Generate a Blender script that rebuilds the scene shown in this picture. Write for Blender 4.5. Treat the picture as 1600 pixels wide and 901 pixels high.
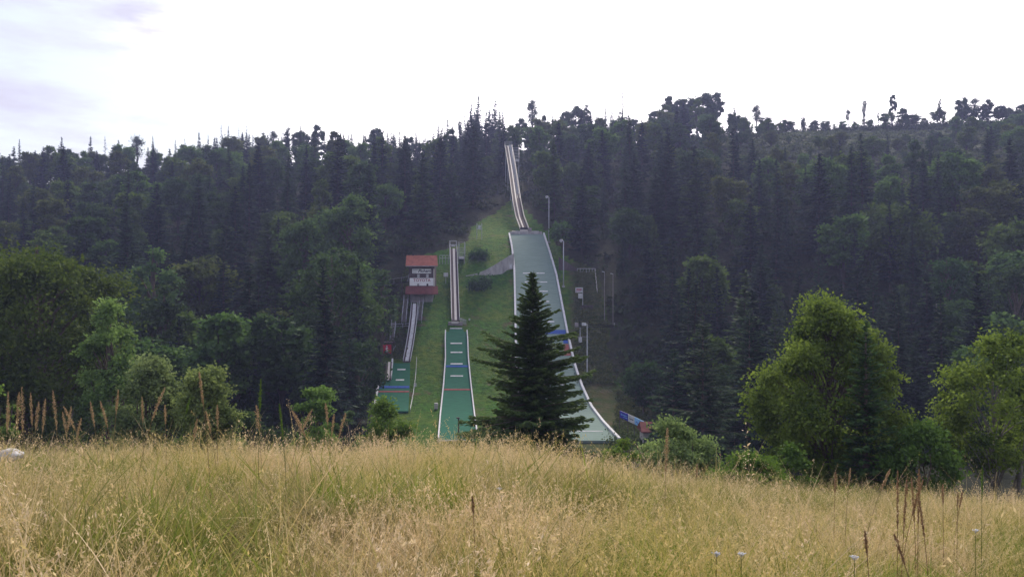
import bpy, math, random
import numpy as np
from mathutils import Vector
R = math.radians
F = 1230.0                                   # focal length in photo pixels (1600 wide)

# ------------------------------------------------------------------ camera, world, sun, exposure
scene = bpy.context.scene
for o in list(bpy.data.objects):
    bpy.data.objects.remove(o)
cam_d = bpy.data.cameras.new('camera')
cam = bpy.data.objects.new('camera', cam_d)
scene.collection.objects.link(cam)
cam.location = (0, 0, 0)
cam.rotation_euler = (R(90), 0, 0)
cam_d.sensor_width = 36
cam_d.lens = 36 * F / 1600
cam_d.clip_start = 0.05
cam_d.clip_end = 8000
scene.camera = cam

SUN_AZ, SUN_EL = 8.0, 40.0                   # degrees clockwise from +Y, degrees up
world = bpy.data.worlds.new('World')
scene.world = world
world.use_nodes = True
wn, wl = world.node_tree.nodes, world.node_tree.links
wn.clear()
def N(nt, t, **kw):
    n = nt.nodes.new(t)
    for k, v in kw.items():
        setattr(n, k, v)
    return n
wt = world.node_tree
out = N(wt, 'ShaderNodeOutputWorld')
sky = N(wt, 'ShaderNodeTexSky', sky_type='NISHITA', sun_disc=False)
sky.sun_elevation = R(SUN_EL); sky.sun_rotation = R(SUN_AZ)
sky.air_density = 1.2; sky.dust_density = 2.5; sky.ozone_density = 1.5
tc = N(wt, 'ShaderNodeTexCoord')
mp = N(wt, 'ShaderNodeMapping'); mp.inputs['Scale'].default_value = (1.6, 1.6, 7.0)
nz = N(wt, 'ShaderNodeTexNoise'); nz.inputs['Scale'].default_value = 2.4; nz.inputs['Detail'].default_value = 9; nz.inputs['Roughness'].default_value = .62
wl.new(tc.outputs['Generated'], mp.inputs['Vector']); wl.new(mp.outputs[0], nz.inputs['Vector'])
dt = N(wt, 'ShaderNodeVectorMath', operation='DOT_PRODUCT')       # towards the bright part of the sky
gd = Vector((math.sin(R(14)), math.cos(R(14)), .30)).normalized()
nrm = N(wt, 'ShaderNodeVectorMath', operation='NORMALIZE')
wl.new(tc.outputs['Generated'], nrm.inputs[0]); wl.new(nrm.outputs[0], dt.inputs[0]); dt.inputs[1].default_value = gd
m1 = N(wt, 'ShaderNodeMapRange', interpolation_type='SMOOTHSTEP'); m1.inputs[1].default_value = .78; m1.inputs[2].default_value = .945
nz2 = N(wt, 'ShaderNodeTexNoise'); nz2.inputs['Scale'].default_value = 3.2; nz2.inputs['Detail'].default_value = 10; nz2.inputs['Roughness'].default_value = .6; wl.new(mp.outputs[0], nz2.inputs['Vector'])
wob = N(wt, 'ShaderNodeMath', operation='MULTIPLY_ADD'); wob.inputs[1].default_value = .30; wl.new(nz2.outputs['Fac'], wob.inputs[0])
wofs = N(wt, 'ShaderNodeMath', operation='SUBTRACT'); wofs.inputs[1].default_value = .15; wl.new(dt.outputs['Value'], wofs.inputs[0]); wl.new(wofs.outputs[0], wob.inputs[2]); wl.new(wob.outputs[0], m1.inputs[0])
m2 = N(wt, 'ShaderNodeMapRange'); m2.inputs[1].default_value = .42; m2.inputs[2].default_value = .62
wl.new(nz.outputs['Fac'], m2.inputs[0])
cover = N(wt, 'ShaderNodeMath', operation='MAXIMUM'); wl.new(m1.outputs[0], cover.inputs[0]); wl.new(m2.outputs[0], cover.inputs[1])
cv2 = N(wt, 'ShaderNodeMapRange'); cv2.inputs[3].default_value = .40; cv2.inputs[4].default_value = 1.0
wl.new(cover.outputs[0], cv2.inputs[0])
cl = N(wt, 'ShaderNodeMix', data_type='RGBA')                      # thin cloud sheet: brightest towards the hidden sun
cl.inputs['A'].default_value = (4.1, 4.0, 4.75, 1); cl.inputs['B'].default_value = (16.0, 15.2, 15.6, 1)
wl.new(m1.outputs[0], cl.inputs['Factor'])
mx = N(wt, 'ShaderNodeMix', data_type='RGBA')
wl.new(cv2.outputs[0], mx.inputs['Factor']); wl.new(sky.outputs[0], mx.inputs['A']); wl.new(cl.outputs['Result'], mx.inputs['B'])
bg = N(wt, 'ShaderNodeBackground'); bg.inputs['Strength'].default_value = .10
wl.new(mx.outputs['Result'], bg.inputs['Color']); wl.new(bg.outputs[0], out.inputs['Surface'])

sun_d = bpy.data.lights.new('sun', 'SUN'); sun_d.energy = 2.4; sun_d.angle = R(12); sun_d.color = (1, .9, .74)
sun = bpy.data.objects.new('sun', sun_d); scene.collection.objects.link(sun)
sun.rotation_euler = (R(90 - SUN_EL), 0, R(180 - SUN_AZ))
sd = Vector((math.sin(R(SUN_AZ)) * math.cos(R(SUN_EL)), math.cos(R(SUN_AZ)) * math.cos(R(SUN_EL)), math.sin(R(SUN_EL))))
sun.rotation_euler = sd.to_track_quat('Z', 'Y').to_euler()

scene.view_settings.view_transform = 'Standard'
scene.view_settings.look = 'None'
scene.view_settings.exposure = 0.98
scene.view_settings.gamma = 1
scene.view_settings.use_curve_mapping = False
scene.render.engine = 'CYCLES'
c = scene.cycles
c.max_bounces = 6; c.diffuse_bounces = 3; c.glossy_bounces = 2; c.transmission_bounces = 3; c.volume_bounces = 0; c.transparent_max_bounces = 6
c.use_denoising = True
c.sample_clamp_indirect = 4

# ------------------------------------------------------------------ tags and mesh helpers
def tag(o, label=None, cat=None, group=None, kind=None):
    if label: o['label'] = label
    if cat: o['category'] = cat
    if group: o['group'] = group
    if kind: o['kind'] = kind
    return o
def empty(name, loc=(0, 0, 0), **kw):
    o = bpy.data.objects.new(name, None); o.empty_display_size = .2
    scene.collection.objects.link(o); o.location = loc
    return tag(o, **kw)
def np_mesh(name, V, quads=None, tris=None, attr=None):
    me = bpy.data.meshes.new(name)
    V = np.asarray(V, np.float32)
    me.vertices.add(len(V)); me.vertices.foreach_set('co', V.ravel())
    nq = 0 if quads is None else len(quads); nt = 0 if tris is None else len(tris)
    idx = []; st = []
    if nq: idx.append(np.asarray(quads, np.int32).ravel()); st.append(np.arange(nq) * 4)
    if nt: idx.append(np.asarray(tris, np.int32).ravel()); st.append(nq * 4 + np.arange(nt) * 3)
    idx = np.concatenate(idx).astype(np.int32); st = np.concatenate(st).astype(np.int32)
    me.loops.add(len(idx)); me.loops.foreach_set('vertex_index', idx)
    me.polygons.add(len(st)); me.polygons.foreach_set('loop_start', st)
    if attr is not None:
        for k, a in attr.items():
            at = me.attributes.new(k, 'FLOAT', 'POINT'); at.data.foreach_set('value', np.asarray(a, np.float32))
    me.update(calc_edges=True)
    return me
def link(name, me, mat, parent=None, smooth=False):
    o = bpy.data.objects.new(name, me); scene.collection.objects.link(o)
    if mat and not me.materials: me.materials.append(mat)
    if smooth: me.polygons.foreach_set('use_smooth', [True] * len(me.polygons))
    if parent: o.parent = parent
    return o
class MB:
    def __init__(s): s.v = []; s.f = []
    def add(s, vs, fs):
        b = len(s.v); s.v += [tuple(v) for v in vs]; s.f += [tuple(b + i for i in f) for f in fs]; return s
    def box(s, x0, x1, y0, y1, z0, z1):
        return s.add([(x0,y0,z0),(x1,y0,z0),(x1,y1,z0),(x0,y1,z0),(x0,y0,z1),(x1,y0,z1),(x1,y1,z1),(x0,y1,z1)],
                     [(0,3,2,1),(4,5,6,7),(0,1,5,4),(1,2,6,5),(2,3,7,6),(3,0,4,7)])
    def tube(s, p, q, r0, r1=None, n=6, cap=True):
        r1 = r0 if r1 is None else r1
        p, q = Vector(p), Vector(q); d = (q - p)
        if d.length < 1e-6: return s
        d.normalize(); a = d.cross(Vector((0, 0, 1)))
        if a.length < .01: a = Vector((1, 0, 0))
        a.normalize(); b = d.cross(a)
        vs = []
        for c_, r in ((p, r0), (q, r1)):
            for k in range(n):
                t = 2 * math.pi * k / n; vs.append(c_ + a * (math.cos(t) * r) + b * (math.sin(t) * r))
        fs = [(k, (k + 1) % n, n + (k + 1) % n, n + k) for k in range(n)]
        if cap: fs += [tuple(range(n - 1, -1, -1)), tuple(range(n, 2 * n))]
        return s.add(vs, fs)
    def beam(s, pts, w, h, dx=0, dz=0):          # rectangular section swept along points; width across x, height in z
        vs = []; fs = []
        for p in pts:
            x, y, z = p[0] + dx, p[1], p[2] + dz
            vs += [(x - w / 2, y, z - h / 2), (x + w / 2, y, z - h / 2), (x + w / 2, y, z + h / 2), (x - w / 2, y, z + h / 2)]
        for i in range(len(pts) - 1):
            a = 4 * i
            fs += [(a + k, a + (k + 1) % 4, a + 4 + (k + 1) % 4, a + 4 + k) for k in range(4)]
        fs += [(3, 2, 1, 0), tuple(4 * (len(pts) - 1) + k for k in range(4))]
        return s.add(vs, fs)
    def build(s, name, mat, parent=None, smooth=False):
        me = bpy.data.meshes.new(name); me.from_pydata(s.v, [], s.f); me.update()
        return link(name, me, mat, parent, smooth)

# ------------------------------------------------------------------ materials
def mat(name, col, rough=.7, spec=.3, metal=0, noise=0, nscale=3, bump=0, col2=None, stretch=(1, 1, 1)):
    m = bpy.data.materials.new(name); m.use_nodes = True; nt = m.node_tree
    b = nt.nodes['Principled BSDF']; b.inputs['Roughness'].default_value = rough; b.inputs['Metallic'].default_value = metal
    b.inputs['Specular IOR Level'].default_value = spec
    b.inputs['Base Color'].default_value = (*col, 1)
    if noise or col2 or bump:
        g = N(nt, 'ShaderNodeNewGeometry'); mpn = N(nt, 'ShaderNodeMapping'); mpn.inputs['Scale'].default_value = stretch
        nz = N(nt, 'ShaderNodeTexNoise'); nz.inputs['Scale'].default_value = nscale; nz.inputs['Detail'].default_value = 8; nz.inputs['Roughness'].default_value = .65
        nt.links.new(g.outputs['Position'], mpn.inputs[0]); nt.links.new(mpn.outputs[0], nz.inputs['Vector'])
        c2 = col2 or tuple(max(0, x * (1 - noise)) for x in col)
        c1 = col if col2 else tuple(min(1, x * (1 + noise)) for x in col)
        mr = N(nt, 'ShaderNodeMapRange'); mr.inputs[1].default_value = .32; mr.inputs[2].default_value = .68
        mix = N(nt, 'ShaderNodeMix', data_type='RGBA'); mix.inputs['A'].default_value = (*c2, 1); mix.inputs['B'].default_value = (*c1, 1)
        nt.links.new(nz.outputs['Fac'], mr.inputs[0]); nt.links.new(mr.outputs[0], mix.inputs['Factor']); nt.links.new(mix.outputs['Result'], b.inputs['Base Color'])
        if bump:
            bp = N(nt, 'ShaderNodeBump'); bp.inputs['Strength'].default_value = bump; bp.inputs['Distance'].default_value = .1
            nt.links.new(nz.outputs['Fac'], bp.inputs['Height']); nt.links.new(bp.outputs[0], b.inputs['Normal'])
    return m
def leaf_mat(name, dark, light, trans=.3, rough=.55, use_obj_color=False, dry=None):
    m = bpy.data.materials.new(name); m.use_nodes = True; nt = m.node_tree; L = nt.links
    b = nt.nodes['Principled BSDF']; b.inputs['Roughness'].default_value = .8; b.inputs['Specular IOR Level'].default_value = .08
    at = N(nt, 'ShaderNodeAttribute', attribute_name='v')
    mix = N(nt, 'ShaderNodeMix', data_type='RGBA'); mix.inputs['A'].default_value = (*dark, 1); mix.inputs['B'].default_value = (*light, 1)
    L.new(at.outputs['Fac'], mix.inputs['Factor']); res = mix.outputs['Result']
    if dry is not None:                                         # drier patches on a large scale through the stand
        g = N(nt, 'ShaderNodeNewGeometry'); nz = N(nt, 'ShaderNodeTexNoise'); nz.inputs['Scale'].default_value = dry[1]; nz.inputs['Detail'].default_value = 4
        L.new(g.outputs['Position'], nz.inputs['Vector'])
        mr = N(nt, 'ShaderNodeMapRange'); mr.inputs[1].default_value = .4; mr.inputs[2].default_value = .62; L.new(nz.outputs['Fac'], mr.inputs[0])
        m2 = N(nt, 'ShaderNodeMix', data_type='RGBA'); m2.inputs['B'].default_value = (*dry[0], 1); L.new(res, m2.inputs['A']); L.new(mr.outputs[0], m2.inputs['Factor']); res = m2.outputs['Result']
    if use_obj_color:
        oi = N(nt, 'ShaderNodeObjectInfo'); mu = N(nt, 'ShaderNodeMix', data_type='RGBA', blend_type='MULTIPLY'); mu.inputs['Factor'].default_value = 1
        L.new(res, mu.inputs['A']); L.new(oi.outputs['Color'], mu.inputs['B']); res = mu.outputs['Result']
    L.new(res, b.inputs['Base Color'])
    tr = N(nt, 'ShaderNodeBsdfTranslucent'); L.new(res, tr.inputs['Color'])
    ms = N(nt, 'ShaderNodeMixShader'); ms.inputs[0].default_value = trans
    L.new(b.outputs[0], ms.inputs[1]); L.new(tr.outputs[0], ms.inputs[2]); L.new(ms.outputs[0], nt.nodes['Material Output'].inputs['Surface'])
    return m

M = {}
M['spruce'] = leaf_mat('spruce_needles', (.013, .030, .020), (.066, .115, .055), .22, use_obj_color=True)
M['broad'] = leaf_mat('broadleaf_foliage', (.030, .062, .024), (.112, .165, .055), .33, use_obj_color=True)
M['maple'] = leaf_mat('maple_foliage', (.050, .090, .018), (.250, .335, .056), .40)
M['willow'] = leaf_mat('willow_foliage', (.060, .095, .040), (.230, .290, .115), .34, use_obj_color=True)
M['bark'] = mat('bark', (.11, .085, .065), .9, noise=.5, nscale=6)
M['dbark'] = mat('forest_bark', (.055, .045, .038), .9, noise=.4, nscale=4)
M['palebark'] = mat('pale_bark', (.20, .18, .16), .9, noise=.45, nscale=5)
M['white'] = mat('white_paint', (.52, .52, .54), .8, .1, noise=.22, nscale=2)
M['cream'] = mat('cream_panel', (.50, .46, .43), .6, noise=.1, nscale=2)
M['panel'] = mat('bright_sign_panel', (.80, .79, .80), .6, .1, noise=.06)
M['steel'] = mat('galvanised_steel', (.42, .43, .46), .45, metal=.3, noise=.2)
M['dark'] = mat('dark_opening', (.02, .02, .025), .8)
M['concrete'] = mat('weathered_concrete', (.36, .34, .34), .9, noise=.3, nscale=1.2, bump=.3, stretch=(1, 1, .35))
M['wood'] = mat('dark_wood', (.075, .055, .055), .8, noise=.35, nscale=3, stretch=(1, 1, .2))
M['boards'] = mat('grey_boards', (.26, .23, .24), .8, noise=.3, nscale=2)
M['roof'] = mat('red_roof', (.25, .085, .064), .85, .05, noise=.25, nscale=1.3, bump=.2)
M['roof2'] = mat('dull_red_roof', (.15, .055, .052), .85, .05, noise=.3, nscale=1.3, bump=.2)
M['red'] = mat('red_sign', (.50, .02, .045), .5)
M['redtext'] = mat('dark_red_lettering', (.30, .03, .06), .6)
M['ink'] = mat('dark_lettering', (.03, .03, .05), .6)
M['navy'] = mat('blue_sign', (.03, .03, .32), .5, noise=.15)
M['sky'] = mat('light_blue_sign', (.22, .45, .75), .5, noise=.3, nscale=1.2)
M['mat_pale'] = mat('pale_jump_matting', (.180, .240, .218), .85, .04, nscale=.8, bump=.4, col2=(.125, .180, .160), stretch=(.6, 4, 4))
M['mat_green'] = mat('green_jump_matting', (.024, .125, .078), .85, .04, nscale=1.1, bump=.4, col2=(.012, .070, .045), stretch=(.6, 5, 5))
M['blueband'] = mat('blue_band', (.03, .075, .28), .85, .05, noise=.25)
M['redband'] = mat('red_band', (.22, .070, .068), .85, .05, noise=.25)
M['stone'] = mat('pale_stone', (.45, .44, .43), .9, noise=.3, nscale=9, bump=.4)

# ------------------------------------------------------------------ ground shape
def integ(slopes, z0, y0, step=.5, lo=-400, hi=2600):
    ys = np.arange(lo, hi, step); s = np.interp(ys, [a for a, b in slopes], [b for a, b in slopes])
    z = np.concatenate([[0], np.cumsum((s[1:] + s[:-1]) / 2 * step)])
    return ys, z - np.interp(y0, ys, z) + z0
FAR = integ([(0, 0), (104, 0), (126, .04), (135, .27), (142, .46), (150, .55), (174, .58), (184, .58), (191, .49), (197, .34), (203, .32), (210, .44), (226, .50), (250, .38), (300, .29), (340, .22), (362, .02), (420, -.10), (700, -.10), (900, 0)], -21, 50)
NEAR = integ([(-400, -.02), (-60, -.05), (0, -.083), (38, -.349), (62, -.35), (77, -.0)], -1.7, 0)
NEAR0 = np.interp(90, *NEAR)
KX = [-500, -221, -120, -83, -45, 45, 83, 138, 221, 500]
KV = [.62, .72, .78, .84, 1.0, 1.0, 1.04, 1.045, 1.10, 1.15]
KX2 = [-500, -221, -138, -83, -41, -17, 0, 28, 69, 138, 221, 500]
KV2 = [.70, .75, .80, .86, .895, .93, .945, .965, 1.03, 1.055, 1.10, 1.15]
def P(y): return np.interp(y, *FAR)
_rs = np.random.RandomState(4)
_w = [(_rs.uniform(.01, .05), _rs.uniform(.01, .05), _rs.uniform(0, 6.3), _rs.uniform(.5, 1.0)) for _ in range(7)]
def ground(x, y):
    x = np.asarray(x, float); y = np.asarray(y, float)
    k = np.interp(x, KX, KV); k2 = np.interp(x, KX2, KV2); f = np.clip((y - 195) / 60, 0, 1); f = f * f * (3 - 2 * f); k = k * (1 - f) + k2 * f
    z = -21 + (P(y) + 21) * k
    near = np.interp(y, *NEAR) - NEAR0
    z = z + np.clip(near, 0, None)
    tilt = np.interp(x, [-40, -2, 0, 1.3, 3.9, 6.5, 10.4, 20, 60], [.15, 0, .03, .27, .88, 1.28, 1.62, 2.3, 3.4])
    z = z - tilt * np.clip(1 - np.clip(y, 0, 99) / 75, 0, 1)
    n = sum(a * np.sin(fx * x + ph) * np.cos(fy * y + ph * 2) for fx, fy, ph, a in _w)
    far_side = np.clip((np.abs(x + 2) - 42) / 40, 0, 1) * np.clip((y - 120) / 60, 0, 1)
    z = z + n * far_side * 1.6
    z = z + .05 * np.sin(1.3 * x + .6 * y) * np.cos(.9 * y - .4 * x) * np.clip(1 - y / 80, 0, 1)
    return z
def g1(x, y): return float(ground(x, y))
def pt(px, py, Y): return Vector(((px - 800) / F * Y, Y, (450.5 - py) / F * Y))
def hit(px, py, y0=95, y1=420):
    ys = np.arange(y0, y1, .5); xs = (px - 800) / F * ys; d = ground(xs, ys) - (450.5 - py) / F * ys
    k = np.argmax(d > 0)
    if not (d > 0).any(): return None
    Y = ys[k]; return Vector(((px - 800) / F * Y, Y, g1((px - 800) / F * Y, Y)))
def to_px(x, y, z): return 800 + F * x / y, 450.5 - F * z / y
def Yof(py, off=0.4):
    ys = np.arange(100, 235, .25); d = P(ys) + off - (450.5 - py) / F * ys
    k = np.argmax(d > 0); return float(ys[k]) if (d > 0).any() else 200.

CLEAR = [(585, 720), (592, 640), (604, 590), (600, 545), (618, 500), (628, 440), (640, 402), (700, 388), (728, 378), (742, 350), (775, 332), (796, 312), (812, 318), (838, 345), (866, 372), (884, 402), (934, 424), (940, 470), (948, 505), (950, 560), (968, 610), (1015, 655), (1050, 720)]
CX = np.array([a for a, b in CLEAR]); CY = np.array([b for a, b in CLEAR])
def in_clear(px, py):
    px = np.asarray(px, float); py = np.asarray(py, float); ins = np.zeros(px.shape, bool); j = len(CX) - 1
    for i in range(len(CX)):
        c_ = ((CY[i] > py) != (CY[j] > py)) & (px < (CX[j] - CX[i]) * (py - CY[i]) / (CY[j] - CY[i] + 1e-9) + CX[i]); ins ^= c_; j = i
    return ins

def axis(parts):
    a = [parts[0][0]]
    for lo, hi, st in parts: a += list(np.arange(lo, hi, st) + st)
    return np.array(a)
xs = axis([(-1600, -400, 60), (-400, -120, 10), (-120, -45, 3), (-45, 45, 1.25), (45, 120, 3), (120, 400, 10), (400, 1600, 60)])
ys = axis([(-300, -20, 20), (-20, 30, .8), (30, 110, 2), (110, 230, 1.25), (230, 430, 5), (430, 2400, 60)])
X, Y = np.meshgrid(xs, ys); Z = ground(X, Y)
nx, ny = len(xs), len(ys)
V = np.stack([X.ravel(), Y.ravel(), Z.ravel()], 1)
I = np.arange(nx * ny).reshape(ny, nx)
quads = np.stack([I[:-1, :-1].ravel(), I[:-1, 1:].ravel(), I[1:, 1:].ravel(), I[1:, :-1].ravel()], 1)
ppx = 800 + F * V[:, 0] / np.maximum(V[:, 1], 1); ppy = 450.5 - F * V[:, 2] / np.maximum(V[:, 1], 1)
lawn = (in_clear(ppx, ppy) & (V[:, 1] > 100) & (V[:, 1] < 240)).astype(float)
brown = np.clip((ppx - 878) / 25, 0, 1) * lawn
meadow = (V[:, 1] < 40).astype(float)
heath = np.clip((ppx - 1130) / 60, 0, 1) * np.clip((V[:, 1] - 255) / 25, 0, 1)
gm = bpy.data.materials.new('ground'); gm.use_nodes = True; nt = gm.node_tree; L = nt.links
b = nt.nodes['Principled BSDF']; b.inputs['Roughness'].default_value = .95; b.inputs['Specular IOR Level'].default_value = .1
geo = N(nt, 'ShaderNodeNewGeometry')
def noise(scale, detail=6, lo=.35, hi=.65):
    nz = N(nt, 'ShaderNodeTexNoise'); nz.inputs['Scale'].default_value = scale; nz.inputs['Detail'].default_value = detail; nz.inputs['Roughness'].default_value = .68
    L.new(geo.outputs['Position'], nz.inputs['Vector']); mr = N(nt, 'ShaderNodeMapRange'); mr.inputs[1].default_value = lo; mr.inputs[2].default_value = hi
    L.new(nz.outputs['Fac'], mr.inputs[0]); return mr.outputs[0]
def mixc(f, a, b_):
    m = N(nt, 'ShaderNodeMix', data_type='RGBA'); L.new(f, m.inputs['Factor'])
    for k, v in (('A', a), ('B', b_)):
        if isinstance(v, tuple): m.inputs[k].default_value = (*v, 1)
        else: L.new(v, m.inputs[k])
    return m.outputs['Result']
def att(n_, add=None):
    a = N(nt, 'ShaderNodeAttribute', attribute_name=n_)
    if add is None: return a.outputs['Fac']
    s = N(nt, 'ShaderNodeMath', operation='ADD'); L.new(a.outputs['Fac'], s.inputs[0]); m_ = N(nt, 'ShaderNodeMath', operation='MULTIPLY_ADD')
    L.new(add, m_.inputs[0]); m_.inputs[1].default_value = .5; m_.inputs[2].default_value = -.25; L.new(m_.outputs[0], s.inputs[1]); s.use_clamp = True
    mr = N(nt, 'ShaderNodeMapRange'); mr.inputs[1].default_value = .3; mr.inputs[2].default_value = .7; L.new(s.outputs[0], mr.inputs[0]); return mr.outputs[0]
forest_c = mixc(noise(.5), (.030, .034, .018), (.055, .060, .028))
lawn_c = mixc(noise(.11, 8), mixc(noise(1.1, 10, .4, .6), (.020, .090, .007), (.064, .195, .014)), mixc(noise(.8, 10, .4, .6), (.055, .120, .009), (.145, .205, .025)))
lawn_c = mixc(noise(.23, 10, .58, .68), lawn_c, (.130, .110, .055))
brown_c = mixc(noise(.35, 8), (.045, .085, .018), (.125, .105, .052))
lawn_c = mixc(att('brown', noise(.25)), lawn_c, brown_c)
heath_c = mixc(noise(.12, 8), (.075, .085, .050), (.125, .150, .070))
mead_c = mixc(noise(.8), (.09, .085, .035), (.20, .16, .075))
col = mixc(att('lawn', noise(.6)), forest_c, lawn_c)
col = mixc(att('heath', noise(.1)), col, heath_c)
col = mixc(att('meadow'), col, mead_c)
L.new(col, b.inputs['Base Color'])
bp = N(nt, 'ShaderNodeBump'); bp.inputs['Strength'].default_value = 1.0; bp.inputs['Distance'].default_value = .5
L.new(noise(1.5, 8), bp.inputs['Height']); L.new(bp.outputs[0], b.inputs['Normal'])
gme = np_mesh('ground', V, quads, attr=dict(lawn=lawn, brown=brown, meadow=meadow, heath=heath))
tag(link('ground', gme, gm, smooth=True), kind='structure')

# ------------------------------------------------------------------ ski jumps
def path(lst, n=24):                                            # [(px, py, Y)] resampled to world points
    a = np.array([tuple(pt(*p)) for p in lst]); t = np.linspace(0, 1, len(a)); tt = np.linspace(0, 1, n)
    return [Vector((np.interp(s, t, a[:, 0]), np.interp(s, t, a[:, 1]), np.interp(s, t, a[:, 2]))) for s in tt]
def surf(lefts, rights, py0, py1, off=.4, n=40, u0=0., u1=1., lift=0.):
    rows = []
    Y0, Y1 = Yof(py0, off), Yof(py1, off)
    for y in np.linspace(Y0, Y1, n):
        z = float(P(y)) + off; py = 450.5 - F * z / y
        l = np.interp(py, [b_ for a, b_ in lefts], [a for a, b_ in lefts]); r = np.interp(py, [b_ for a, b_ in rights], [a for a, b_ in rights])
        xl, xr = (l - 800) / F * y, (r - 800) / F * y
        rows.append((Vector((xl + (xr - xl) * u0, y, z + lift)), Vector((xl + (xr - xl) * u1, y, z + lift))))
    return rows
def sheet(rows, thick=.12):
    m = MB(); vs = []; fs = []
    for a, b_ in rows:
        vs += [a, b_, b_ - Vector((0, 0, thick)), a - Vector((0, 0, thick))]
    for i in range(len(rows) - 1):
        k = 4 * i; fs += [(k + j, k + (j + 1) % 4, k + 4 + (j + 1) % 4, k + 4 + j) for j in range(4)]
    fs += [(0, 1, 2, 3), tuple(4 * (len(rows) - 1) + j for j in (3, 2, 1, 0))]
    return m.add(vs, fs)
def cross_line(lefts, rights, py, px0, px1, w=.35, off=.4, name='distance_line', material=None, parent=None):
    y = Yof(py, off); z = float(P(y)) + off + .05; s = float(P(y + .5) - P(y - .5))
    x0, x1 = (px0 - 800) / F * y, (px1 - 800) / F * y; h = w / 2
    m = MB(); a, b_ = (x0, y - h, z - s * h), (x1, y - h, z - s * h); c_, d = (x1, y + h, z + s * h), (x0, y + h, z + s * h)
    lo = [(p[0], p[1], p[2] - .04) for p in (a, b_, c_, d)]
    m.add([a, b_, c_, d] + lo, [(0, 1, 2, 3), (7, 6, 5, 4), (0, 4, 5, 1), (1, 5, 6, 2), (2, 6, 7, 3), (3, 7, 4, 0)])
    return m.build(name, material or M['white'], parent)

def landing(root, LE, RE, py0, py1, material, cap=.5, off=.4, board_l=None, board_r=None):
    rows = surf(LE, RE, py0, py1, off); sheet(rows, .35).build('landing_mat', material, root)
    for side, rng in ((0, board_l or (py0, py1)), (1, board_r or (py0, py1))):
        rr = surf(LE, RE, rng[0], rng[1], off)
        m = MB(); m.beam([r[side] for r in rr], cap, .55, dx=(-cap / 2 if side == 0 else cap / 2) * 1.02, dz=.12)
        m.build('side_board', M['white'], root)

# --- the large jump
BL = [(795.5, 360), (797, 367), (801, 385), (805, 420), (806.5, 480), (808, 560), (812, 640), (818, 692)]
BR = [(847, 360), (850, 371), (857, 392), (868, 430), (885, 520), (897.5, 575), (908, 605), (922, 636), (940, 660), (966, 688)]
big = empty('ski_jump', pt(820, 688, 110), label='largest ski jump, pale green landing slope and tall inrun up into the trees', cat='ski jump', group='ski jumps on the slope')
def rel(root):                                                  # parts are built in world space, so cancel the root's offset
    for o in scene.objects:
        if o.parent == root: o.matrix_parent_inverse = root.matrix_basis.inverted()
landing(big, BL, BR, 688, 366, M['mat_pale'], .38)
for py, a, b_ in ((427.5, 817, 851), (441, 820, 855), (455.5, 822, 856), (471.5, 826, 858), (488, 829, 862), (503, 834, 866), (574, 838, 877), (601, 842, 884), (673.5, 868, 942)):
    cross_line(BL, BR, py, a, b_, .32, parent=big)
def band(LE, RE, pa, pb, u0, u1, material, name, parent, lift=.05, off=.4):
    sheet(surf(LE, RE, pa, pb, off, 8, u0, u1, lift), .04).build(name, material, parent)
band(BL, BR, 521.5, 516.5, .01, .99, M['blueband'], 'blue_band', big)
band(BL, BR, 537.5, 524.5, .90, .99, M['blueband'], 'blue_band', big)
band(BL, BR, 555, 538, .88, .99, M['redband'], 'red_band', big)
band(BL, BR, 556.5, 555.2, .01, .99, M['redband'], 'red_band', big)
# take-off table
zt = float(P(198)) + .35
tb = MB(); a_, b_ = pt(796, 366, 198), pt(847, 366, 198)
tb.box(a_.x, b_.x, 197.6, 200.4, zt - 1.6, zt + .55)
c0, c1 = pt(803, 358, 201), pt(839, 358, 201)
tb.add([(a_.x, 200.5, zt - 1.6), (b_.x, 200.5, zt - 1.6), (b_.x, 204.5, zt - 1.6), (a_.x, 204.5, zt - 1.6), (a_.x + .3, 200.5, zt + .6), (b_.x - .3, 200.5, zt + .6), (c1.x, 204.5, zt + 1.5), (c0.x, 204.5, zt + 1.5)],
       [(0, 3, 2, 1), (4, 5, 6, 7), (0, 1, 5, 4), (1, 2, 6, 5), (2, 3, 7, 6), (3, 0, 4, 7)])
tb.build('takeoff_table', M['concrete'], big)
t0, t1 = pt(812.5, 360, 199.5), pt(824.5, 360, 199.5)
MB().box(t0.x, t1.x, 198.9, 200.6, zt + .56, zt + 1.15).build('takeoff_edge', M['cream'], big)
MB().box(t0.x + .05, t1.x - .05, 199.4, 201.5, zt + 1.16, zt + 1.75).build('takeoff_opening', M['dark'], big)
MB().box(t1.x + .15, t1.x + 1.0, 199.0, 200.8, zt + .56, zt + 1.6).build('timing_box', M['boards'], big)
# inrun
C = path([(793.6, 227, 250), (796.6, 244, 243), (799.8, 264, 234.5), (803.2, 288, 225), (806.6, 313, 215.5), (811.5, 338, 208), (818.5, 356.5, 201.8)], 26)
ir = MB().beam(C, 1.9, .35, dx=.15, dz=-.45).build('inrun', M['wood'], big)
MB().beam(C, .34, .12, dz=-.2).build('inrun_track', M['cream'], ir)
MB().beam(C, .16, .5, dx=-.95, dz=-.05).build('inrun_rail', M['cream'], ir)
MB().beam(C, .16, .5, dx=1.25, dz=-.05).build('inrun_rail', M['cream'], ir)
st = MB()
for i in range(60):
    k = i * .25; a = C[int(k)]; b_ = C[min(25, int(k) + 1)]; p = a.lerp(b_, k - int(k))
    st.box(p.x + .45, p.x + 1.0, p.y - .12, p.y + .12, p.z - .16, p.z + .02)
st.beam(C[:17], .05, .16, dx=.44, dz=-.1).beam(C[:17], .05, .16, dx=1.01, dz=-.1)
st.build('stair_flight', M['steel'], ir)
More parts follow.
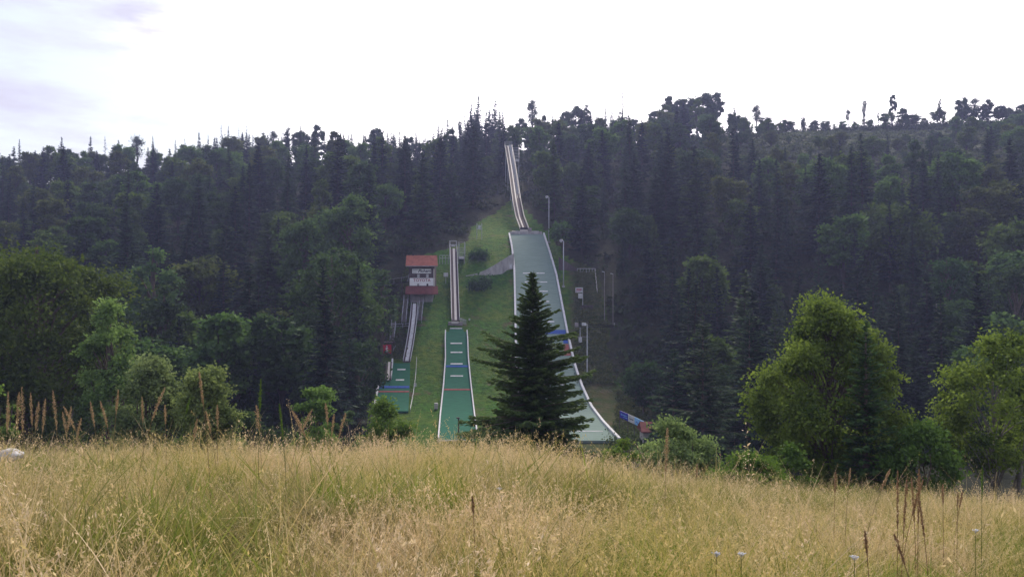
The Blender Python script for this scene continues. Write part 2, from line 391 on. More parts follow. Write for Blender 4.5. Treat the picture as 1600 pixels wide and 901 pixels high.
for i in (0, 5, 10, 14):
    for dx in (-.7, 1.0):
        p = C[i]; z = g1(p.x, p.y)
        if p.z - .6 > z: MB().tube((p.x + dx, p.y, z - .5), (p.x + dx, p.y, p.z - .5), .1).build('support_post', M['steel'], big)
pl = MB(); q0, q1 = pt(800.5, 252, 242), pt(811, 252, 242)     # starting platform tower on the right of the inrun
pl.box(q0.x, q1.x, 241, 249, q0.z - .1, q0.z + .1)
plo = pl.build('start_platform', M['steel'], big)
MB().box(q0.x + .5, q1.x, 240.8, 240.96, q0.z - .35, q0.z + .35).build('platform_board', M['white'], plo)
rl = MB()
for x in (q0.x, q1.x):
    for j in range(5):
        y = 241 + j * 2; rl.tube((x, y, q0.z), (x, y, q0.z + 1.1 + 5.2 * (j / 4)), .045)
    for h in (.5, 1.1): rl.tube((x, 241, q0.z + h), (x, 249, q0.z + h + 5.2), .045)
for j in range(9): rl.box(q0.x + .1, q1.x - .1, 241 + j * .9, 241.3 + j * .9, q0.z + .2 + j * .62, q0.z + .28 + j * .62)
rl.build('platform_railing', M['steel'], plo)
for x in (q0.x + .1, q1.x - .1):
    for y in (241.3, 248.6): MB().tube((x, y, g1(x, y) - .3), (x, y, q0.z - .1), .09).build('support_post', M['steel'], big)
tp = C[0]; fr = MB()
for dx in (-1.0, 1.3):
    for dy in (0, 2): fr.tube((tp.x + dx, tp.y + dy, tp.z - .5), (tp.x + dx, tp.y + dy, tp.z + 1.2), .05)
for dy in (0, 2):
    for h in (.5, 1.2): fr.tube((tp.x - 1, tp.y + dy, tp.z + h), (tp.x + 1.3, tp.y + dy, tp.z + h), .05)
fr.box(tp.x - .9, tp.x + 1.2, tp.y + .1, tp.y + 2, tp.z - .2, tp.z - .1)
fr.build('start_gate', M['steel'], big)
rel(big)

# --- the middle jump
ML = [(703, 512), (699, 530), (697.5, 560), (694.5, 602), (690, 650), (687, 690)]
MR = [(722.5, 512), (729, 530), (730.5, 560), (734.5, 602), (740, 650), (745, 690)]
mid = empty('ski_jump', pt(715, 688, 112), label='middle ski jump, narrow vivid green landing mat with straight inrun', cat='ski jump', group='ski jumps on the slope')
MLb = [(697, 514), (696.5, 530), (697, 560), (694, 602), (689, 650), (686, 690)]
MRb = [(728.5, 514), (730, 530), (731, 560), (735, 602), (740.5, 650), (746, 690)]
landing(mid, MLb, MRb, 687.5, 518.5, M['mat_green'], .2)
sheet(surf(ML, MR, 518.3, 513.5, .4, 6), .3).build('landing_mat', M['mat_green'], mid)
cross_line(ML, MR, 513.6, 703, 722, .2, parent=mid)
for py, a, b_ in ((536.6, 704, 722), (551.3, 704, 722.5), (569, 704, 722.8), (588, 704, 723.5)): cross_line(ML, MR, py, a, b_, .30, parent=mid)
band(MLb, MRb, 573.8, 571, .01, .99, M['blueband'], 'blue_band', mid)
band(MLb, MRb, 609.8, 607.6, .01, .99, M['redband'], 'red_band', mid)
yb = Yof(688, .4); MB().box((685 - 800) / F * yb, (741 - 800) / F * yb, yb - .15, yb - .02, float(P(yb)) - .2, float(P(yb)) + .5).build('end_board', M['cream'], mid)
D = path([(709, 387, 184), (710.5, 440, 172.3), (712.2, 498, 160.6)], 16)
ir = MB().beam(D, 1.6, .3, dz=-.42).build('inrun', M['wood'], mid)
MB().beam(D, .50, .12, dz=-.2).build('inrun_track', M['cream'], ir)
MB().beam(D, .13, .42, dx=-.82, dz=-.05).build('inrun_rail', M['cream'], ir)
MB().beam(D, .08, .7, dx=.75, dz=.05).build('inrun_rail', M['steel'], ir)
MB().beam(D, .06, .06, dx=-.9, dz=1.0).build('hand_rail', M['steel'], ir)
for i in (0, 4, 8, 12):
    p = D[i]; MB().tube((p.x - .9, p.y, g1(p.x, p.y) - .4), (p.x - .9, p.y, p.z + 1.0), .04).build('support_post', M['steel'], mid)
    MB().tube((p.x + .7, p.y, g1(p.x, p.y) - .4), (p.x + .7, p.y, p.z - .4), .06).build('support_post', M['steel'], mid)
tp = D[0]
fr = MB()
for dx in (-.9, .65):
    for dy in (-1, 1): fr.tube((tp.x + dx, tp.y + dy, tp.z - 2.2), (tp.x + dx, tp.y + dy, tp.z + 1.6), .05)
for dy in (-1, 1):
    for h in (.7, 1.55): fr.tube((tp.x - .9, tp.y + dy, tp.z + h), (tp.x + .65, tp.y + dy, tp.z + h), .045)
fr.box(tp.x - .5, tp.x + .35, tp.y - .5, tp.y - .3, tp.z + .25, tp.z + .55)
fr.build('start_gate', M['steel'], mid)
q0, q1 = pt(716.5, 403, 183), pt(726, 403, 183)
plo = MB().box(q0.x, q1.x, 182, 185.5, q0.z - .12, q0.z).build('start_platform', M['steel'], mid)
MB().box(q0.x + .05, q1.x - .1, 181.8, 181.96, q0.z - .25, q0.z + .3).build('platform_board', M['white'], plo)
rl = MB()
for x in (q0.x, q1.x):
    for y in (182, 183.7, 185.4): rl.tube((x, y, q0.z), (x, y, q0.z + 3.7), .04)
    for h in (.6, 1.2, 2.5): rl.tube((x, 182, q0.z + h), (x, 185.4, q0.z + h), .035)
for j in range(6): rl.box(q0.x + .1, q1.x - .1, 182.3 + j * .5, 182.55 + j * .5, q0.z + .35 + j * .4, q0.z + .41 + j * .4)
rl.tube((q0.x, 182, q0.z + 3.6), (q1.x, 182, q0.z + 3.6), .035)
rl.build('platform_railing', M['steel'], plo)
for x in (q0.x + .05, q1.x - .05): MB().tube((x, 182.2, g1(x, 182) - .3), (x, 182.2, q0.z - .12), .07).build('support_post', M['steel'], mid)
p = D[-1]; e0, e1 = pt(701, 503, 160), pt(723, 503, 160)
MB().box(e0.x, e1.x, 159.2, 160.4, float(P(159)) - .6, p.z - .55).build('takeoff_table', M['boards'], mid)
MB().box(p.x - .75, p.x + .65, 158.9, 159.16, p.z - .9, p.z - .45).build('takeoff_edge', M['cream'], mid)
rl = MB()
for k in range(5): rl.tube((p.x + 1.1 + .25 * k, 159.6, p.z - 1.4), (p.x + 1.1 + .25 * k, 159.6, p.z + .3 - .1 * k), .05)
rl.tube((p.x + .9, 159.6, p.z + .1), (p.x + 2.2, 159.6, p.z - .3), .04)
rl.build('end_railing', M['steel'], mid)
rel(mid)

# --- the small jump with the inrun under the tower
SL = [(614.5, 566), (614, 590), (595, 591), (592, 612), (585, 645)]
SR = [(640.5, 566), (640.5, 600), (638.5, 645)]
sml = empty('ski_jump', pt(612, 640, 137), label='short ski jump with curved white inrun starting below the judges tower', cat='ski jump', group='ski jumps on the slope')
SLa = [(614.5, 566), (611.5, 596)]; SRa = [(640.5, 566), (640.5, 600)]
sheet(surf(SLa, SRa, 594, 567.5, .4, 12), .3).build('landing_mat', M['mat_green'], sml)
SLc = [(594.5, 592), (586, 642)]; SRc = [(640.5, 592), (638, 645)]
sheet(surf(SLc, SRc, 642, 594.3, .4, 14), .3).build('landing_mat', M['mat_green'], sml)
for a, pr in ((SLa, (592, 565)), (SLc, (641, 593.5))):
    rr = surf(a, SRa, pr[0], pr[1], .4, 14); MB().beam([r[0] for r in rr], .3, .7, dx=-.16, dz=.2).build('side_board', M['white'], sml)
for py, a, b_ in ((577.7, 621, 633.5), (593.6, 618.5, 631.5)): cross_line(SLa, SRa, py, a, b_, .35, parent=sml)
band(SLc, SRc, 606.2, 603, .01, .99, M['blueband'], 'blue_band', sml)
band(SLc, SRc, 613, 610.8, .01, .99, M['redband'], 'red_band', sml)
E = path([(647.8, 473, 164.5), (646.8, 490, 160), (644.3, 512, 155.5), (640.2, 538, 151.3), (635.6, 562, 147.6)], 18)
ir = MB().beam(E, 1.3, .25, dz=-.38).build('inrun', M['wood'], sml)
MB().beam(E, .66, .12, dz=-.18).build('inrun_track', M['white'], ir)
MB().beam(E, .10, .5, dx=-.68, dz=-.02).build('inrun_rail', M['steel'], ir)
MB().beam(E, .10, .5, dx=.68, dz=-.02).build('inrun_rail', M['steel'], ir)
for i in (3, 8, 13):
    q = E[i]; MB().tube((q.x, q.y, g1(q.x, q.y) - .5), (q.x, q.y, q.z - .5), .12).build('support_post', M['wood'], sml)
def steps(pts, w, name, parent, n=26):
    m = MB()
    for i in range(n):
        t = i / (n - 1) * (len(pts) - 1); k = min(int(t), len(pts) - 2); p = pts[k].lerp(pts[k + 1], t - k); m.box(p.x - w / 2, p.x + w / 2, p.y - .13, p.y + .13, p.z - .07, p.z)
    return m.build(name, M['boards'], parent)
for pl_, w in (([pt(634.5, 467, 166.5), pt(631, 502, 159)], .75), ([pt(659, 467, 166.5), pt(655.5, 500, 160)], .7), ([pt(615.5, 503, 158.5), pt(612.5, 530, 154)], .7)):
    stf = empty('hill_stairs', pl_[-1], label={.75: 'long wooden hillside stairs running down left of the curved white inrun', .7: 'narrow wooden stairs right of the curved white inrun'}[w] if pl_[0].x > -23.9 or w == .75 else 'lower wooden stairs above the small red sign hut', cat='stairs', group='wooden stairs beside the small jump')
    steps(pl_, w, 'treads', stf)
    for dx in (-w / 2 - .05, w / 2 + .05):
        m = MB(); m.beam([q + Vector((0, 0, .9)) for q in pl_], .05, .06, dx=dx); m.beam(pl_, .06, .2, dx=dx, dz=-.1)
        for k in range(5): q = pl_[0].lerp(pl_[1], k / 4); m.tube((q.x + dx, q.y, q.z - 1), (q.x + dx, q.y, q.z + .9), .03)
        m.build('handrail', M['steel'], stf)
    rel(stf)
for i, (pxa, pya, pxb, pyb, Yd) in enumerate(((606, 506.5, 641, 505, 158), (608, 531.5, 636, 532.5, 154.5))):
    a_, b_ = pt(pxa, pya, Yd), pt(pxb, pyb, Yd); fo = empty('railing', (a_.x, Yd, g1(a_.x, Yd)), label=('upper' if i == 0 else 'lower') + ' grey cross railing left of the curved white inrun', cat='railing', group='cross railings beside the small jump')
    MB().tube(a_, b_, .05).tube(a_ - Vector((0, 0, .5)), b_ - Vector((0, 0, .5)), .035).build('rail', M['steel'], fo)
    for k in range(4): q = a_.lerp(b_, k / 3); MB().tube((q.x, q.y, g1(q.x, q.y) - .2), q, .04).build('post', M['steel'], fo)
    rel(fo)
rel(sml)

# --- the tiny jump with the red sign
def text(body, size, loc, material, parent, name='lettering', bold=0, shear=0, width=None, ext=.01):
    cu = bpy.data.curves.new(name, 'FONT'); cu.body = body; cu.size = size; cu.align_x = 'CENTER'; cu.align_y = 'CENTER'; cu.extrude = ext; cu.offset = bold; cu.shear = shear
    cu.resolution_u = 3
    tmp = bpy.data.objects.new('tmp', cu); scene.collection.objects.link(tmp)
    me = bpy.data.meshes.new_from_object(tmp.evaluated_get(bpy.context.evaluated_depsgraph_get()))
    bpy.data.objects.remove(tmp)
    xs_ = [v.co.x for v in me.vertices]; w = max(xs_) - min(xs_); k = (width / w) if width else 1
    for v in me.vertices: x, y, z = v.co; v.co = (loc[0] + x * k, loc[1] - z, loc[2] + y)
    me.materials.clear()
    return link(name, me, material, parent)
a_, b_ = pt(598, 553, 150), pt(611.5, 538, 150)
tj = empty('start_hut', (a_.x, 151, g1(a_.x, 151)), label='small dark start hut with red sign above a tiny inrun', cat='hut')
m = MB(); gz = g1(a_.x, 151)
for x in (a_.x + .05, b_.x + .1):
    for y in (150.1, 152.5): MB().box(x - .08, x + .08, y - .08, y + .08, gz - 1.5, b_.z + .3).build('post', M['wood'], tj)
MB().box(a_.x - .1, b_.x + .25, 149.9, 152.8, b_.z + .31, b_.z + .42).build('roof', M['wood'], tj)
MB().box(a_.x + .15, b_.x, 150.3, 152.4, a_.z - 2.0, a_.z - .2).build('cabin', M['dark'], tj)
sg = MB().box(a_.x, b_.x, 149.86, 149.95, a_.z, b_.z).build('sign', M['red'], tj)
cx, cz = (a_.x + b_.x) / 2, (a_.z + b_.z) / 2
text('S', 1.15, (cx, 149.84, cz - .12), M['panel'], sg, bold=.03)
MB().tube((cx, 149.81, cz + .58), (cx, 149.85, cz + .58), .14, n=12).build('dot', M['white'], sg)
MB().box(cx - .5, cx + .5, 149.82, 149.85, cz - .72, cz - .64).build('lettering', M['white'], sg)
Tn = path([(608.2, 566, 146), (606.3, 593, 141)], 6)
for k, (dx, w, mt) in enumerate(((-.42, .14, 'wood'), (0, .4, 'cream'), (.42, .14, 'wood'))): MB().beam(Tn, w, .2 if k == 1 else .4, dx=dx).build('inrun_track' if k == 1 else 'inrun_rail', M[mt], tj)
m = MB()
for k in range(3): m.tube((b_.x + .3, 150.5, gz - 1 ), (b_.x + .3, 150.5, b_.z - .2 + .0 * k), .04)
m.tube((b_.x + .25, 150.3, b_.z - 1.2), (b_.x + .75, 150.3, b_.z - .2), .05)
m.build('ladder', M['steel'], tj)
rel(tj)

# --- judges tower
TY = 167.0
def bx(px0, px1, py0, py1, Ya, Yb, m=None):
    a, b_ = pt(px0, py1, Ya), pt(px1, py0, Ya); return (m or MB()).box(a.x, b_.x, Ya, Yb, a.z, b_.z)
tw = empty('judges_tower', (pt(659, 470, TY).x, TY, g1(pt(659, 470, TY).x, TY)), label='wooden judges tower with red roofs and two white sign boards', cat='tower')
bx(639, 678.5, 414, 459, TY, TY + 4.5).build('wall', M['wood'], tw)
bx(641, 676, 459.2, 475, TY + .3, TY + 4.3).build('base_wall', M['concrete'], tw)
def roof(px0, px1, pyt, pyb, Yf, Yb, material, inset=.35, th=.14):
    a, b_ = pt(px0, pyb, Yf), pt(px1, pyb, Yf); c_, d = pt(px0 + inset * 4, pyt, Yb), pt(px1 - inset * 3, pyt, Yb)
    vs = [a, b_, Vector((b_.x, Yb, d.z)), Vector((a.x, Yb, c_.z))]; vs[2].x = d.x; vs[3].x = c_.x
    lo = [v - Vector((0, 0, th)) for v in vs]
    return MB().add(vs + lo, [(0, 1, 2, 3), (7, 6, 5, 4), (0, 4, 5, 1), (1, 5, 6, 2), (2, 6, 7, 3), (3, 7, 4, 0)]).build('roof', material, tw)
up = roof(633.6, 684, 398.8, 415.2, TY - 1.0, TY + 2.3, M['roof'])
a, b_ = pt(633.8, 415.5, TY - 1.02), pt(683.8, 415.5, TY - 1.02)
MB().box(a.x, b_.x, TY - 1.1, TY - 1.02, a.z - .12, a.z + .06).build('gutter', M['boards'], up)
rb = pt(659, 398.8, TY + 2.3); xw = 3.1
MB().add([(rb.x - xw, TY + 2.35, rb.z), (rb.x + xw, TY + 2.35, rb.z), (rb.x + xw, TY + 5.4, rb.z - 2.1), (rb.x - xw, TY + 5.4, rb.z - 2.1),
          (rb.x - xw, TY + 2.35, rb.z - .14), (rb.x + xw, TY + 2.35, rb.z - .14), (rb.x + xw, TY + 5.4, rb.z - 2.24), (rb.x - xw, TY + 5.4, rb.z - 2.24)],
         [(0, 1, 2, 3), (7, 6, 5, 4), (0, 4, 5, 1), (1, 5, 6, 2), (2, 6, 7, 3), (3, 7, 4, 0)]).build('roof', M['roof'], tw)
MB().box(rb.x - 2.0, rb.x - 1.7, TY + 2.2, TY + 2.5, rb.z - .2, rb.z + .25).build('chimney', M['dark'], up)
roof(633.2, 684.6, 446.8, 458.8, TY - 2.3, TY - .02, M['roof2'], .25)
s1 = bx(644, 673.5, 420, 427, TY - .12, TY - .03).build('sign_board', M['panel'], tw)
c_ = pt(663, 423.4, TY - .14); text('Pichert', .92, (c_.x, c_.y, c_.z), M['ink'], s1, bold=.02, shear=.25, width=2.75)
c_ = pt(648.5, 422.4, TY - .14); MB().box(c_.x - .45, c_.x + .55, TY - .15, TY - .125, c_.z, c_.z + .1).box(c_.x - .45, c_.x + .3, TY - .15, TY - .125, c_.z - .45, c_.z - .38).build('lettering', M['ink'], s1)
s2 = bx(640, 679, 434.2, 446.2, TY - .12, TY - .03).build('sign_board', M['panel'], tw)
c_ = pt(659.2, 437.8, TY - .14); text('TOYOTA', .88, (c_.x, c_.y, c_.z), M['redtext'], s2, bold=.012, width=3.65)
for px in (653.8, 667.8):
    w = bx(px - 2.1, px + 2.1, 427.8, 433.8, TY - .1, TY - .02).build('window', M['boards'], tw)
    bx(px - 1.4, px - .15, 428.5, 433.2, TY - .13, TY - .105).build('pane', M['white'], w)
    bx(px + .15, px + 1.4, 428.5, 433.2, TY - .13, TY - .105).build('pane', M['white'], w)
w = bx(652, 654.8, 443, 446.2, TY - .17, TY - .125).build('window', M['wood'], tw); bx(652.7, 654.1, 443.6, 445.8, TY - .2, TY - .175).build('pane', M['white'], w)
bx(666.5, 669.2, 443, 446.2, TY - .17, TY - .125).build('window', M['dark'], tw)
bx(677.2, 678.6, 420, 447, TY - .3, TY - .13).build('corner_post', M['cream'], tw)
bx(644.5, 656, 462, 473, TY - 1.0, TY + .28).build('porch', M['boards'], tw)
c_ = pt(645.8, 461.5, TY - .2); MB().box(c_.x - .12, c_.x + .12, TY - .1, TY + .2, c_.z - .1, c_.z + .1).build('wall_lamp', M['white'], tw)
rel(tw)
a, b_ = pt(614, 443, TY + 1), pt(639, 439.5, TY + 1)
fb = empty('footbridge', (a.x, TY + 1, g1(a.x, TY + 1)), label='grey footbridge reaching from the judges tower into the forest', cat='footbridge')
MB().beam([a - Vector((3, 0, .6)), a, b_], .1, .25).add([], []).build('deck_edge', M['boards'], fb)
m = MB(); m.add([a - Vector((3, 0, .6)), b_, b_ + Vector((0, 1.2, 0)), a + Vector((-3, 1.2, -.6))], [(0, 1, 2, 3)]); m.build('deck', M['boards'], fb)
m = MB(); m.tube(a + Vector((-3, 0, .5)), b_ + Vector((0, 0, 1.1)), .035)
for k in range(5): q = (a - Vector((3, 0, .6))).lerp(b_, k / 4); m.tube(q, q + Vector((0, 0, 1.1)), .03)
m.tube(b_ + Vector((-.3, 0, 0)), b_ + Vector((.1, 0, 1.9)), .07)
m.build('railing', M['steel'], fb)
m = MB()
for k in (0, 1): q = (a - Vector((1.5, 0, .4))).lerp(b_, k * .7); MB().tube((q.x, q.y, g1(q.x, q.y) - .3), q, .08).build('support_post', M['wood'], fb)
rel(fb)
a, b_ = pt(687, 399, 182), pt(705, 399, 182); gzz = g1(a.x, 182)
gr = empty('railing', (a.x, 182, gzz), label='grey gate railing between the tower roof and the middle inrun top', cat='railing')
m = MB(); m.tube(a, b_, .05).tube(a - Vector((0, 0, .6)), b_ - Vector((0, 0, .6)), .05)
for k in range(5): q = a.lerp(b_, k / 4); m.tube((q.x, q.y, min(gzz - .3, q.z - 1)), q, .04)
m.build('rails', M['steel'], gr); rel(gr)
a, b_ = pt(693, 432, 174), pt(700, 426, 174)
sb = empty('sign', (a.x, 174, g1(a.x, 174)), label='blank pale grey board between the tower and the middle inrun', cat='sign')
MB().box(a.x, b_.x, 174, 174.08, a.z, b_.z).build('panel', M['white'], sb)
MB().tube(((a.x + b_.x) / 2, 174.14, g1(a.x, 174) - .5), ((a.x + b_.x) / 2, 174.14, b_.z), .05).build('post', M['steel'], sb); rel(sb)
h = hit(749, 373)
sc_ = empty('measuring_stand', h, label='spindly grey steel stand on the grass left of the big inrun', cat='stand')
m = MB(); zt_ = (450.5 - 349) / F * h.y
for dx in (-.6, .6):
    for dy in (-.5, .5): MB().tube((h.x + dx, h.y + dy, h.z - .8), (h.x + dx, h.y + dy, zt_), .05).build('leg', M['steel'], sc_)
MB().box(h.x - .7, h.x + .7, h.y - .6, h.y + .6, zt_ - 1.5, zt_ - 1.3).box(h.x - .3, h.x + .35, h.y - .65, h.y - .5, zt_ - 1.25, zt_ - .5).build('platform', M['steel'], sc_); rel(sc_)

# --- retaining walls beside the big landing
def wall(name, bots, tops, label, material, Yo=None, th=.5):
    m = MB(); pts_ = []
    for (bx_, by_), (tx_, ty_) in zip(bots, tops):
        h_ = hit(bx_, by_); p = pt(tx_, ty_, h_.y); pts_.append((Vector((h_.x, h_.y, h_.z - .6)), Vector((p.x, h_.y, max(p.z, h_.z + .15)))))
    vs = []; fs = []
    for lo, hi in pts_: vs += [lo, hi, hi + Vector((0, th, 0)), lo + Vector((0, th, 0))]
    for i in range(len(pts_) - 1):
        k = 4 * i; fs += [(k + j, k + 4 + j, k + 4 + (j + 1) % 4, k + (j + 1) % 4) for j in range(4)]
    fs += [(0, 1, 2, 3), tuple(4 * (len(pts_) - 1) + j for j in (3, 2, 1, 0))]
    o = m.add(vs, fs).build(name, material); tag(o, label, 'retaining wall', 'retaining walls beside the big landing'); return o
wall('retaining_wall', [(728, 433), (745, 431), (760, 431), (772, 431), (785, 429), (793, 423), (803, 421)], [(728, 431), (745, 427), (760, 421), (772, 414), (785, 406), (793, 401), (803, 395.5)], 'pale concrete retaining wall sloping up to the left edge of the big landing', M['concrete'])
wall('retaining_wall', [(873, 422), (884, 423), (902, 425)], [(873, 401), (884, 408), (902, 420)], 'dark concrete retaining wall right of the big landing behind a floodlight', M['wood'])
h = hit(793, 421); a, b_ = pt(786.5, 419.5, h.y - .3), pt(800.5, 412.5, h.y - .3)
tag(MB().box(a.x, b_.x, h.y - .35, h.y - .25, a.z, b_.z).build('sign_board', M['white']), 'blank white board on the concrete retaining wall', 'sign')

# --- floodlight masts, poles, lift, signs
def lamp(pxb, pyb, pyt, side, label, Y0=None, r=.11):
    h = hit(pxb, pyb); t = (450.5 - pyt) / F * h.y
    o = empty('floodlight_mast', h, label=label, cat='floodlight', group='floodlight masts along the big landing')
    MB().tube((h.x, h.y, h.z - .5), (h.x, h.y, t), r * 1.25, r * .8, 8).build('mast', M['steel'], o, True)
    MB().box(h.x - .3, h.x + .3, h.y - .3, h.y + .3, h.z - .4, h.z + .25).build('footing', M['concrete'], o)
    m = MB(); m.tube((h.x, h.y, t - .15), (h.x + side * .45, h.y - .35, t + .1), .05)
    m.build('bracket', M['steel'], o)
    MB().tube((h.x + side * .3, h.y - .2, t + .12), (h.x + side * .62, h.y - .62, t - .05), .2, .36, 10).build('lamp_head', M['white'], o)
    rel(o)
lamp(857.7, 379, 308, -1, 'upper floodlight mast, standing on grass right of the big takeoff')
lamp(880.5, 448, 376, -1, 'lower floodlight mast, right of the middle of the big landing')
def pole(px, pyb, pyt, label, r=.07):
    h = hit(px, pyb); t = (450.5 - pyt) / F * h.y; o = empty('pole', h, label=label, cat='pole', group='thin poles at the forest edge')
    MB().tube((h.x, h.y, h.z - .5), (h.x, h.y, t), r, r * .7).build('shaft', M['boards'], o)
    MB().tube((h.x, h.y - .1, t), (h.x - .5, h.y - .2, t + .1), .06, .12).build('lamp_head', M['steel'], o); rel(o)
pole(944.5, 500, 425, 'thin dark pole at the forest edge, left of the two')
pole(957.8, 507, 428, 'thin dark pole at the forest edge, right of the two')
h = hit(917.5, 587)
t = (450.5 - 506) / F * h.y
gan = empty('lift_pylon', h, label='white T-shaped lift pylon with long crossbar right of the big landing', cat='lift pylon')
MB().tube((h.x, h.y, h.z - .3), (h.x, h.y, t), .13, .09, 8).build('mast', M['white'], gan)
MB().box(h.x - .7, h.x + .5, h.y - .3, h.y + .3, h.z - .3, h.z + .15).build('footing', M['white'], gan)
a, b_ = pt(899, 506, h.y), pt(960, 508.5, h.y)
MB().beam([a, b_], .12, .16).beam([a - Vector((0, 0, .55)), b_ - Vector((0, 0, .25))], .1, .1).tube(a - Vector((0, 0, .5)), a + Vector((0, 0, .2)), .05).build('crossbar', M['steel'], gan)
MB().box(a.x - .1, a.x + .55, h.y - .25, h.y - .07, a.z - .5, a.z + .25).build('cable_box', M['boards'], gan)
MB().box(h.x - 1.0, h.x - .2, h.y - .3, h.y - .07, t - .3, t + .25).build('pulley', M['white'], gan)
MB().tube((b_.x, h.y, b_.z), (b_.x, h.y, b_.z + .5), .05).build('end_bracket', M['white'], gan); rel(gan)
h2 = hit(906.5, 538); t = (450.5 - 511) / F * h2.y
cb = empty('control_box', h2, label='white cabinet on a post below the crossbar of the lift', cat='cabinet')
MB().tube((h2.x, h2.y, h2.z - .3), (h2.x, h2.y, t), .08).build('post', M['steel'], cb)
MB().box(h2.x - .32, h2.x + .32, h2.y - .35, h2.y - .09, h2.z + .15, h2.z + 1.15).build('cabinet', M['white'], cb)
MB().tube((h2.x - 1.1, h2.y, h2.z + 1.2), (h2.x + 1.8, h2.y, h2.z + 1.25), .05).build('crossbar', M['boards'], cb); rel(cb)
h = hit(910.5, 483); so = empty('sign', h, label='two white boards one above the other on a slope post', cat='sign')
MB().tube((h.x, h.y, h.z - .3), (h.x, h.y, (450.5 - 449) / F * h.y), .06).build('post', M['steel'], so)
for (x0, y0, x1, y1, rr) in ((899, 449, 910.2, 457, 1), (903.5, 458.5, 910.2, 466, 0)):
    a, b_ = pt(x0, y1, h.y - .1), pt(x1, y0, h.y - .1); pn = MB().box(a.x, b_.x, h.y - .14, h.y - .07, a.z, b_.z).build('panel', M['white'], so)
    if rr: MB().box(a.x + .2, b_.x - .2, h.y - .17, h.y - .15, a.z + .55, a.z + .8).box(a.x + .1, b_.x - .4, h.y - .17, h.y - .15, a.z + .25, a.z + .35).build('lettering', M['redtext'], pn)
rel(so)
h = hit(917, 484.5); bn = empty('bench', h, label='dark wooden bench on the slope beside the two white boards', cat='bench')
MB().box(h.x - 1.3, h.x + 1.3, h.y - .25, h.y + .2, h.z + .4, h.z + .5).build('seat', M['wood'], bn)
MB().box(h.x - 1.3, h.x + 1.3, h.y + .25, h.y + .32, h.z + .6, h.z + .95).build('backrest', M['wood'], bn)
for dx in (-1.0, 1.0): MB().box(h.x + dx - .06, h.x + dx + .06, h.y - .2, h.y + .3, h.z - .5, h.z + .39).build('leg', M['wood'], bn)
rel(bn)
a, b_ = hit(902, 426), hit(930, 426.5); ra = empty('railing', a, label='pale terrace railing at the top of the grass right of the landing', cat='railing')
m = MB()
for k in range(7): q = a.lerp(b_, k / 6); m.tube(q - Vector((0, 0, .4)), q + Vector((0, 0, .95)), .04)
for hh in (.2, .9): m.tube(a + Vector((0, 0, hh)), b_ + Vector((0, 0, hh)), .05)
m.build('rails', M['white'], ra); rel(ra)
a, b_ = hit(930, 428), hit(933, 459); ra = empty('post_fence', b_, label='line of short pale posts running down the forest edge', cat='fence')
m = MB()
for k in range(6): q = a.lerp(b_, k / 5); q.z = g1(q.x, q.y); MB().tube(q - Vector((0, 0, .3)), q + Vector((0, 0, 1.1)), .09).build('post', M['cream'], ra); m.tube(q + Vector((0, 0, .9)), (a.lerp(b_, min(1, (k + 1) / 5)) + Vector((0, 0, .9))), .02)
m.build('wire', M['steel'], ra); rel(ra)
h = hit(681.5, 640); bo = empty('junction_box', h, label='small pale box on the grass left of the middle landing', cat='box')
MB().box(h.x - .28, h.x + .28, h.y - .2, h.y + .1, h.z + .05, h.z + .95).build('cabinet', M['cream'], bo)
MB().box(h.x - .3, h.x + .3, h.y - .22, h.y + .12, h.z + .96, h.z + 1.02).build('lid', M['steel'], bo); rel(bo)
yq = Yof(684, .4); h = pt(716.5, 684, yq); po = empty('marker_post', (h.x, yq, float(P(yq)) + .4), label='dark post with a small top bar in front of the middle landing', cat='post')
tz = (450.5 - 653) / F * yq
MB().tube((h.x, yq, float(P(yq)) + .35), (h.x, yq, tz), .1).build('shaft', M['wood'], po)
MB().box(h.x - .3, h.x + .15, yq - .12, yq + .1, tz - .05, tz + .12).build('top_bar', M['wood'], po); rel(po)
h = hit(733.5, 500); 
tag(MB().box(h.x - .15, h.x + .15, h.y - .15, h.y + .15, h.z - .1, h.z + .3).build('marker_stone', M['white']), 'tiny white marker right of the foot of the middle inrun', 'marker')
# low safety fence left of the small landing's right side
m = MB(); fo = empty('safety_fence', hit(641, 640), label='low wire fence right of the short green landing', cat='fence')
pr = None
for px, py in ((651, 566), (650, 585), (648, 605), (645, 625), (641, 645)):
    q = hit(px, py); m.tube(q - Vector((0, 0, .2)), q + Vector((0, 0, .8)), .035)
    if pr:
        for hh in (.4, .78): m.tube(pr + Vector((0, 0, hh)), q + Vector((0, 0, hh)), .025)
    pr = q
m.build('rails', M['steel'], fo)
q = hit(648.5, 608); MB().box(q.x - .22, q.x + .22, q.y - .1, q.y + .1, q.z + .3, q.z + .9).build('plate', M['white'], fo); rel(fo)

